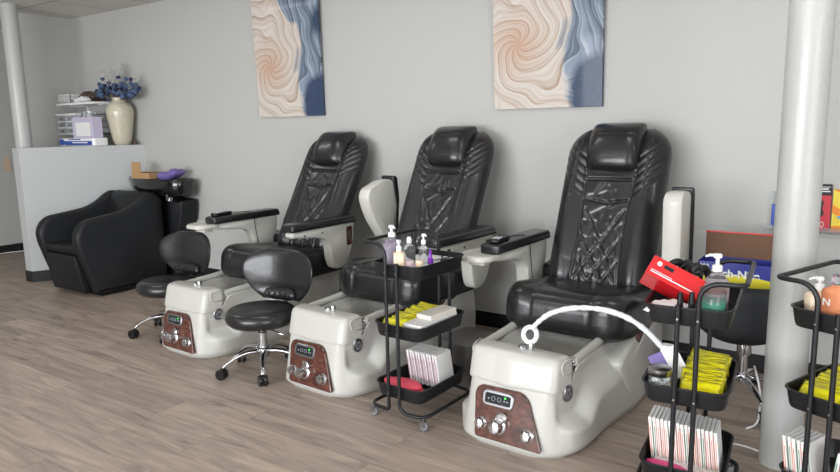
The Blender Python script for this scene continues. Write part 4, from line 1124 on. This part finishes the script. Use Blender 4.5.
G().box(-0.045, -0.10, 0, 0.045, 0.10, 0.022).out('carton', paper2, r, bevel=0.002)
# pedicure kit packets standing upright
def kit(mt_stripe, name='kit_packet'):
    r = root(name, (0, 0, 0))
    G().box(-0.006, -0.045, 0, 0.006, 0.080, 0.165).out('sleeve', paper, r, bevel=0.002)
    G().box(-0.0066, -0.0458, 0.02, -0.0058, 0.02, 0.15).box(-0.0012, -0.0458, 0.02, 0.0008, -0.0451, 0.13).out('printed_stripe', mt_stripe, r)
    return r
kp = kit(magenta); ko = kit(orangep); kg = kit(greenp)
used_k = set(); KC = {kp.name: 'purple', ko.name: 'orange', kg.name: 'green'}
def kits(c, spots, protos, lab, group):
    for i, (x, y, z, rx, ry, rz) in enumerate(spots):
        p = protos[i % len(protos)]
        if p.name in used_k: o = copy_tree(p)
        else: o = p; used_k.add(p.name)
        a = ANG(c)
        o.location = on(c, x, y, z); o.rotation_euler = (rx, ry, rz + a); tag(o, lab % (KC[p.name], ORD[i]), 'packet', group)
kits(c, [(-0.060 + 0.0172*k, 0.040 + 0.004*(k % 2), Z1+0.012, 0.0, math.radians(-9), 0.0) for k in range(11)], [kp], 'white upright kit packet with %s stripe, %s from the left on the left cart', 'upright kit packets on the left cart')
def foam(p, rz, label, mat=pinkfoam, L_=0.2, W_=0.085):
    pl = []
    for i in range(40):
        t = 2*PI*i/40; x = L_/2*math.cos(t); y = W_/2*math.sin(t)*(1-0.12*math.cos(2*t)); pl.append((x, y))
    o = G().prism(pl, 0, 0.019, 'z', bev=0.004).out('foam_slipper', mat, smooth=True, angle=40, loc=tuple(p), rot=(0, 0, rz)); tag(o, label, 'foam slipper'); return o
foam(on(c, -0.02, -0.135, Z1+0.001), 0.05+c.rotation_euler.z, 'lower pink foam slipper flat at the front of the left cart bottom tray', L_=0.22, W_=0.09)
foam(on(c, -0.01, -0.12, Z1+0.0205), -0.05+c.rotation_euler.z, 'upper pink foam slipper stacked at the front of the left cart bottom tray', L_=0.225, W_=0.10)
foam(on(c, -0.02, -0.125, Z1+0.040), 0.02+c.rotation_euler.z, 'topmost pink foam slipper in the left cart bottom tray', L_=0.22, W_=0.10)

# waste bin behind cart 1
r = root('waste_bin', (-1.80, -0.93, 0), math.radians(-6), 'dark grey lidded bin on the floor behind the left cart', 'bin')
G().loft([[(x, y, 0) for x, y in rrect(0.20, 0.26, 0.03)], [(x, y, 0.225) for x, y in rrect(0.22, 0.28, 0.035)]]).out('body', darkgrey, r, smooth=True, angle=40)
G().loft([[(x, y, 0.225) for x, y in rrect(0.235, 0.295, 0.035)], [(x, y, 0.243) for x, y in rrect(0.235, 0.295, 0.035)], [(x, y, 0.252) for x, y in rrect(0.20, 0.26, 0.03)]]).out('lid', darkgrey, r, smooth=True, angle=40)

# ---- cart 2 contents
c = cart2
r = root('glove_box', on(c, -0.070, -0.02, 0.805), 0, 'bright red glove box tilted on top of the cart, black gloves pulled out', 'box')
r.rotation_euler = (math.radians(-34), math.radians(26), math.radians(10))
G().box(-0.112, -0.065, -0.032, 0.092, 0.065, 0.045).out('carton', red_card, r, bevel=0.002)
G().box(-0.1, -0.030, 0.0452, 0.1, 0.032, 0.0458).out('opening', black_card, r)
T = Matrix.Translation((-0.082, -0.0655, 0.022)) @ Matrix.Rotation(PI/2, 4, 'X')
G().lathe([(0.009, 0), (0.009, 0.0008)], 20, T=T).out('logo_disc', paper, r)
G().box(-0.064, -0.0664, 0.014, -0.028, -0.0654, 0.028).out('logo_bar', black_card, r)
G().box(-0.1, -0.0662, -0.018, 0.06, -0.0654, -0.014).box(-0.1, -0.0662, -0.010, -0.02, -0.0654, -0.008).out('print_line', paper, r)
for k in range(5):
    pts_ = []
    x0 = -0.055 + 0.026*k
    for t in np.linspace(0, 1, 8): pts_.append((x0 + 0.05*t + 0.012*math.sin(3*t+k), -0.035 + 0.03*math.sin(2.2*t+k*1.3), 0.052 + 0.036*math.sin(PI*t)*(1+0.35*math.sin(k*2)) - 0.004*t))
    G().tube(pts_, [0.006, 0.012, 0.015, 0.015, 0.014, 0.012, 0.009, 0.005], 9).out('black_glove', nitrile, r, smooth=True)
pump_bottle('pump_bottle', 0.043, 0.165, pinkgel, 'large clear bottle of pale pink gel with white pump beside the red box', on(c, 0.072, -0.030, Z3), 0.35, pumpH=0.062, fill=0.72)
r = root('lidded_jar', on(c, 0.072, -0.125, Z3), 0, 'clear jar of teal liquid with a dark lid at the front of the cart', 'jar')
G().lathe([(0.038, 0), (0.042, 0.004), (0.042, 0.108), (0.038, 0.113)], 32).out('glass', clear, r, smooth=True, angle=50)
G().lathe([(0.039, 0.003), (0.039, 0.082), (0.003, 0.082)], 32).out('teal_liquid', teal, r, smooth=True, angle=50)
G().lathe([(0.044, 0.113), (0.044, 0.123), (0.036, 0.126), (0.003, 0.126)], 32).out('lid', M('mauve_lid', (110, 86, 84), 0.3), r, smooth=True, angle=50)
q_ = polish(on(c, -0.030, -0.150, Z3), black_card, 'black nail polish bottle standing before the red glove box, left of pair'); q_.scale = (1.5, 1.5, 1.5)
q_ = polish(on(c, 0.005, -0.135, Z3), black_card, 'black nail polish bottle beside the near upright of the cart, right of pair'); q_.scale = (1.5, 1.5, 1.5)
o = pouch('white_wrapper', 0.16, 0.12, 0.035, paper, 33, 0.4); o.location = on(c, -0.065, -0.125, Z3+0.02); tag(o, 'crumpled white wrapper under the red glove box', 'wrapper')
r = root('cotton_jar', on(c, -0.092, -0.120, Z2), 0, 'glass jar of cotton balls with a steel lid on the middle shelf', 'jar')
G().lathe([(0.034, 0), (0.040, 0.005), (0.041, 0.06), (0.036, 0.075)], 32).out('glass', clear, r, smooth=True, angle=50)
G().lathe([(0.039, 0.075), (0.041, 0.078), (0.041, 0.100), (0.036, 0.104)], 32).out('lid', satin, r, smooth=True, angle=40)
for k in range(9):
    a = k*2.4; q = 0.018 if k else 0
    g_ = G(); blob(g_, (q*math.cos(a), q*math.sin(a), 0.018+0.0055*k), 0.014, 60+k); g_.out('cotton_ball', cotton, r, smooth=True)
r = root('tissue_carton', on(c, -0.055, 0.02, Z2+0.012), 0.5, 'purple and white carton leaning on the middle shelf behind the cotton jar', 'carton')
r.rotation_euler = (math.radians(-24), math.radians(-28), math.radians(24))
G().box(-0.055, -0.04, 0, 0.055, 0.04, 0.115).out('carton', purple, r, bevel=0.003)
G().box(0.0, -0.0408, 0.0, 0.0556, 0.0408, 0.1158).out('white_side', paper, r)
sp_ = []
for k in range(16):
    y = -0.135 + 0.0195*k; sp_.append((0.045 + random.uniform(-0.008, 0.008), y, Z2 + 0.034 + 0.0014*k, random.uniform(-0.16, 0.16), math.radians(38), random.uniform(-0.10, 0.10)))
packets(c, sp_, 'yellow foil packet, %s from the front in the pile below the red glove box', 'yellow packets on the middle cart')
kits(c, [(-0.115 + 0.0145*k, -0.01 + 0.004*(k % 2) - 0.0022*k, Z1+0.012, 0.0, math.radians(-6), 0.0) for k in range(17)], [ko, kg, ko, ko], 'white kit packet with %s edge, %s from the left, two trays below red glove box', 'upright kit packets on the middle cart')
o = G().box(-0.115, -0.06, 0, 0.115, 0.05, 0.028).out('paper_stack', paper, loc=tuple(on(c, 0.005, -0.12, Z1)), bevel=0.002); tag(o, 'stack of white paper in front of the kit packets on the middle cart', 'paper stack')
foam(on(c, -0.05, -0.15, Z1+0.029), -0.1, 'flat bright pink foam piece on the white paper stack', hotpink, 0.15, 0.05)

# ---- cart 3 contents
c = cart3
pump_bottle('pump_bottle', 0.038, 0.110, cream, 'square beige lotion bottle at the left of the right cart top tray', on(c, -0.100, -0.075, Z3), 0.5, square=True, pumpH=0.045)
r = root('lotion_bottle', on(c, -0.022, -0.125, Z3), c.rotation_euler.z, 'orange lotion bottle printed with a white letter N on the right cart', 'bottle')
G().loft([[(x, y, z) for x, y in rrect(0.085*k, 0.055*k, 0.02*k)] for k, z in ((0.95, 0), (1, 0.005), (1, 0.120), (0.92, 0.132), (0.4, 0.142), (0.4, 0.15))]).out('bottle', orangeg, r, smooth=True, angle=45)
G().lathe([(0.018, 0.15), (0.018, 0.178), (0.014, 0.182)], 20).out('cap', clear, r, smooth=True, angle=40)
text('letter', 'N', 0.034, paper, r, (-0.030, -0.0285, 0.080), (PI/2, 0, 0), 0.0006)
o = G().lathe([(0.024, 0), (0.026, 0.004), (0.026, 0.13), (0.022, 0.135)], 24).out('spray_bottle', clear, smooth=True, angle=40, loc=tuple(on(c, -0.02, -0.04, Z3))); tag(o, 'clear bottle behind the beige and orange bottles', 'bottle')
r = root('pink_capped_bottle', on(c, -0.045, 0.05, Z3), 0, 'bottle with hot pink cap behind the orange lotion bottle', 'bottle')
G().lathe([(0.026, 0), (0.028, 0.004), (0.028, 0.13), (0.02, 0.14)], 24).out('bottle', pinkgel, r, smooth=True, angle=40)
G().box(-0.024, -0.022, 0.138, 0.024, 0.022, 0.18).out('cap', hotpink, r, bevel=0.005)
sp_ = []
for k in range(12):
    y = -0.135 + 0.025*k; sp_.append((-0.045 + random.uniform(-0.008, 0.008), y, Z2 + 0.034 + 0.001*k, random.uniform(-0.12, 0.12), math.radians(40), random.uniform(-0.08, 0.08)))
for k in range(4):
    sp_.append((0.078, -0.10 + 0.055*k, Z2+0.026, PI/2+random.uniform(-0.1, 0.1), 0.15, math.radians(-12)))
packets(c, sp_, 'yellow foil packet, %s from the front in the middle tray of the right cart', 'yellow packets on the right cart')
r = root('printed_pouch', on(c, 0.03, 0.12, Z2+0.055), 0, 'small pale pouch with green corner behind the yellow packets of the right cart', 'pouch')
G().box(-0.05, -0.01, 0, 0.05, 0.01, 0.10).out('pouch', paper2, r, bevel=0.004)
G().box(0.01, -0.0108, 0.0, 0.05, -0.0102, 0.035).out('green_corner', greenp, r)
kits(c, [(-0.115 + 0.016*k, -0.12 + 0.004*(k % 2), Z1+0.012, 0.0, math.radians(-8), 0.0) for k in range(6)], [ko, kg], 'white kit packet with %s edge, %s from left in right cart bottom tray', 'upright kit packets on the right cart')
kits(c, [(0.025 + 0.016*k, -0.11 + 0.004*(k % 2), Z1+0.012, 0.0, math.radians(6), 0.0) for k in range(6)], [kg, ko], 'white kit packet with %s edge, %s in the right hand bunch of the right cart', 'upright kit packets on the right cart')
o = G().box(-0.06, -0.03, 0, 0.06, 0.03, 0.15).out('red_carton', redposter, loc=tuple(on(c, 0.05, 0.0, Z1)), rot=(0, 0, c.rotation_euler.z), bevel=0.002); tag(o, 'red carton behind the kit packets of the right cart', 'carton')

# ------------------------------------------------------------------ black salon chair with carton behind cart 2
def back_stool():
    r = root('salon_chair', (-0.475, -0.47, 0), 0, 'black salon chair with a rounded low back between cart and column', 'chair')
    G().lathe([(0.02, 0.40), (0.19, 0.405), (0.225, 0.43), (0.225, 0.47), (0.2, 0.49), (0.01, 0.492)], 48).out('seat', salon_m, r, smooth=True)
    # tub back, convex side to the camera
    nu, nv = 41, 21; vs = []
    for side in (0, 1):
        for j in range(nv):
            v = (1-math.cos(PI*j/(nv-1)))/2
            for i in range(nu):
                u = math.sin(PI/2*(-1+2*i/(nu-1)))
                R_ = 0.235 + (0.028 if side else 0.0)*((1-abs(u)**6)*(1-abs(2*v-1)**6))**0.5
                th = u*1.25; zb = 0.36 + 0.10*abs(u)**2.2; zt = 0.635 - 0.02*abs(u)**3
                vs.append((R_*1.02*math.sin(th), -R_*math.cos(th), zb + (zt-zb)*v))
    o = link('backrest', vs, grid_faces(nu, nv) + grid_faces(nu, nv, nu*nv, True), salon_m, r, True)
    bm = bmesh.new(); bm.from_mesh(o.data); bmesh.ops.remove_doubles(bm, verts=bm.verts, dist=1e-5); bmesh.ops.recalc_face_normals(bm, faces=bm.faces); bm.to_mesh(o.data); bm.free()
    G().lathe([(0.05, 0.37), (0.05, 0.40)], 24).lathe([(0.022, 0.10), (0.022, 0.38)], 20).lathe([(0.03, 0.24), (0.034, 0.25), (0.034, 0.31), (0.03, 0.32)], 20).out('gas_lift', chrome, r, smooth=True, angle=40)
    G().tube([(0.03, 0, 0.35), (0.10, -0.06, 0.345), (0.16, -0.10, 0.335)], 0.007, 8).out('lever', chrome, r, smooth=True)
    for k in range(5):
        a = 2*PI*k/5 + 0.2; T = Matrix.Rotation(a, 4, 'Z'); rings = []
        for t in np.linspace(0, 1, 9):
            x = 0.02+0.25*t; z = 0.13 - 0.06*t*t; hw = 0.016-0.005*t
            rings.append([(x, hw*math.cos(q), z+0.010*math.sin(q)) for q in np.linspace(0, 2*PI, 12, endpoint=False)])
        lg = G().loft(rings, T=T).out('leg', chrome, r, smooth=True)
        g_ = G(); T2 = T @ Matrix.Translation((0.265, 0, 0.027)) @ Matrix.Rotation(PI/2, 4, 'X')
        g_.lathe([(0.01, -0.018), (0.0265, -0.018), (0.0265, -0.004), (0.01, -0.003), (0.01, 0.003), (0.0265, 0.004), (0.0265, 0.018), (0.01, 0.018)], 20, T=T2); g_.out('caster', blackp, lg, smooth=True, angle=40)
back_stool()
r = root('wrap_carton', (-0.535, -0.44, 0.493), 0, 'blue and yellow carton with its brown lid open standing on the black salon chair', 'carton')
W_, D_, H_ = 0.335, 0.16, 0.215
G().box(-W_/2, -D_/2, 0, W_/2, -D_/2+0.004, H_).box(-W_/2, D_/2-0.004, 0, W_/2, D_/2, H_).box(-W_/2, -D_/2, 0, -W_/2+0.004, D_/2, H_).box(W_/2-0.004, -D_/2, 0, W_/2, D_/2, H_).box(-W_/2, -D_/2, 0, W_/2, D_/2, 0.004).out('carton', blue_card, r)
G().box(-W_/2+0.004, D_/2-0.003, H_-0.004, W_/2, D_/2, H_+0.125).out('open_lid', corrug, r)
G().box(-W_/2, D_/2-0.006, H_+0.125, W_/2+0.003, D_/2+0.002, H_+0.131).out('lid_edge', red_card, r)
# yellow band on the front: a curved swoosh
pl = [(-W_/2+0.004+ (W_-0.008)*i/24, 0.155 + 0.022*math.sin(PI*i/24*0.9)) for i in range(25)]
pl = [(-W_/2+0.004, 0.0)] + [(x, z-0.02) for x, z in pl] + [(W_/2-0.004, 0.0)]
G().prism(pl, -D_/2-0.0012, -D_/2-0.0002, 'y').out('yellow_band', yel_card, r)
text('printed_number', '200', 0.030, paper, r, (-W_/2+0.008, -D_/2-0.0015, H_-0.034), (PI/2, 0, 0), 0.0006)
text('printed_word', 'Stretch-Nite', 0.052, paper, r, (-W_/2+0.006, -D_/2-0.0015, H_-0.070), (PI/2, 0, 0), 0.0014, 1.05)
text('printed_word', 'Foam Sheet', 0.014, paper, r, (0.075, -D_/2-0.0015, H_-0.028), (PI/2, 0, 0), 0.0003)
bpy.data.objects.remove(bpy.data.objects['printed_word.001'])

# acrylic brochure rack on the wall right of the column
def poster(x0, x1, z0, z1, mat, label, name='wall_card'):
    r = root(name, (x0, -0.0165, z0), 0, label, 'poster')
    G().box(0, -0.004, 0, x1-x0, 0, z1-z0).out('card', mat, r)
    return r
r = root('brochure_ledge', (-0.20, -0.0165, 0.815), 0, 'thin clear ledge holding cards on the wall right of the column', 'ledge')
G().box(-0.27, -0.05, 0, 0.5, 0, 0.006).box(-0.27, -0.05, 0.006, 0.5, -0.047, 0.03).out('ledge', acr, r)
p_ = poster(-0.262, -0.175, 0.822, 1.065, redposter, 'red card with black figure and black header, right beside the column')
G().box(0, -0.0046, 0.185, 0.087, -0.0041, 0.243).out('header', black_card, p_)
G().box(0.04, -0.0052, 0.203, 0.08, -0.0047, 0.209).box(0.04, -0.0052, 0.215, 0.072, -0.0047, 0.222).box(0.04, -0.0052, 0.227, 0.08, -0.0047, 0.230).out('header_print', paper, p_)
fig = fil2([(0.03, 0.06), (0.06, 0.085), (0.05, 0.12), (0.056, 0.15), (0.04, 0.17), (0.022, 0.15), (0.026, 0.11), (0.0, 0.09), (0.0, 0.065)], 0.008, 3)
G().prism(fig, -0.0052, -0.0042, 'y').out('figure', black_card, p_)
T = Matrix.Translation((0.052, -0.0042, 0.035)) @ Matrix.Rotation(PI/2, 4, 'X')
G().tube([(0.009*math.cos(a), 0.013*math.sin(a), 0.001) for a in np.linspace(0, 2*PI, 20, endpoint=False)], 0.002, 5, True, T=T).out('round_mark', paper, p_)
p_ = poster(-0.168, -0.06, 0.822, 1.04, yprint, 'yellow and orange patterned card beside the red card')
G().prism([(0.0, 0.14), (0.06, 0.10), (0.108, 0.16), (0.108, 0.12), (0.05, 0.06), (0.0, 0.10)], -0.0052, -0.0042, 'y').box(0, -0.0052, 0.0, 0.108, -0.0042, 0.03).prism([(0, 0.218), (0.05, 0.19), (0.108, 0.21), (0.108, 0.218)], -0.0052, -0.0042, 'y').out('orange_shapes', M('orange_shape', (236, 140, 40), 0.5), p_)
G().prism([(0.02, 0.075), (0.06, 0.095), (0.05, 0.06)], -0.006, -0.0053, 'y').prism([(0.03, 0.10), (0.10, 0.15), (0.08, 0.11)], -0.006, -0.0053, 'y').out('blue_shape', bluel, p_)
p_ = poster(-0.445, -0.40, 0.822, 1.02, acr, 'narrow clear card with blue panel at the left edge of the column')
G().box(0, -0.0052, 0.01, 0.045, -0.0042, 0.13).out('blue_panel', navy, p_)
# cords
tag(G().tube(fillet([(-0.62, -0.75, 0.008), (-0.48, -1.02, 0.008), (-0.36, -1.0, 0.008), (-0.2, -1.1, 0.008)], 0.15, 8), 0.004, 8).out('power_cord', whitep, smooth=True), 'white power cord curving over the floor beside the column base', 'cord')
tag(G().tube(fillet([(-0.42, -0.50, 0.20), (-0.37, -0.60, 0.10), (-0.36, -0.75, 0.008), (-0.40, -0.82, 0.006)], 0.1, 8), 0.005, 8).out('power_cord', whitep, smooth=True), 'white cord hanging down from below the black salon chair', 'cord')
tag(G().tube(fillet([(-8.43, -0.9, 0.015), (-8.38, -0.6, 0.01), (-8.42, -0.4, 0.015), (-8.37, -0.2, 0.01), (-8.42, -0.05, 0.012)], 0.1, 5), 0.006, 6).out('power_cord', whitep, smooth=True), 'white cord lying along the far left wall base', 'cord')
# translucent lilac bottle group on the ledge behind chair 3's raised arm
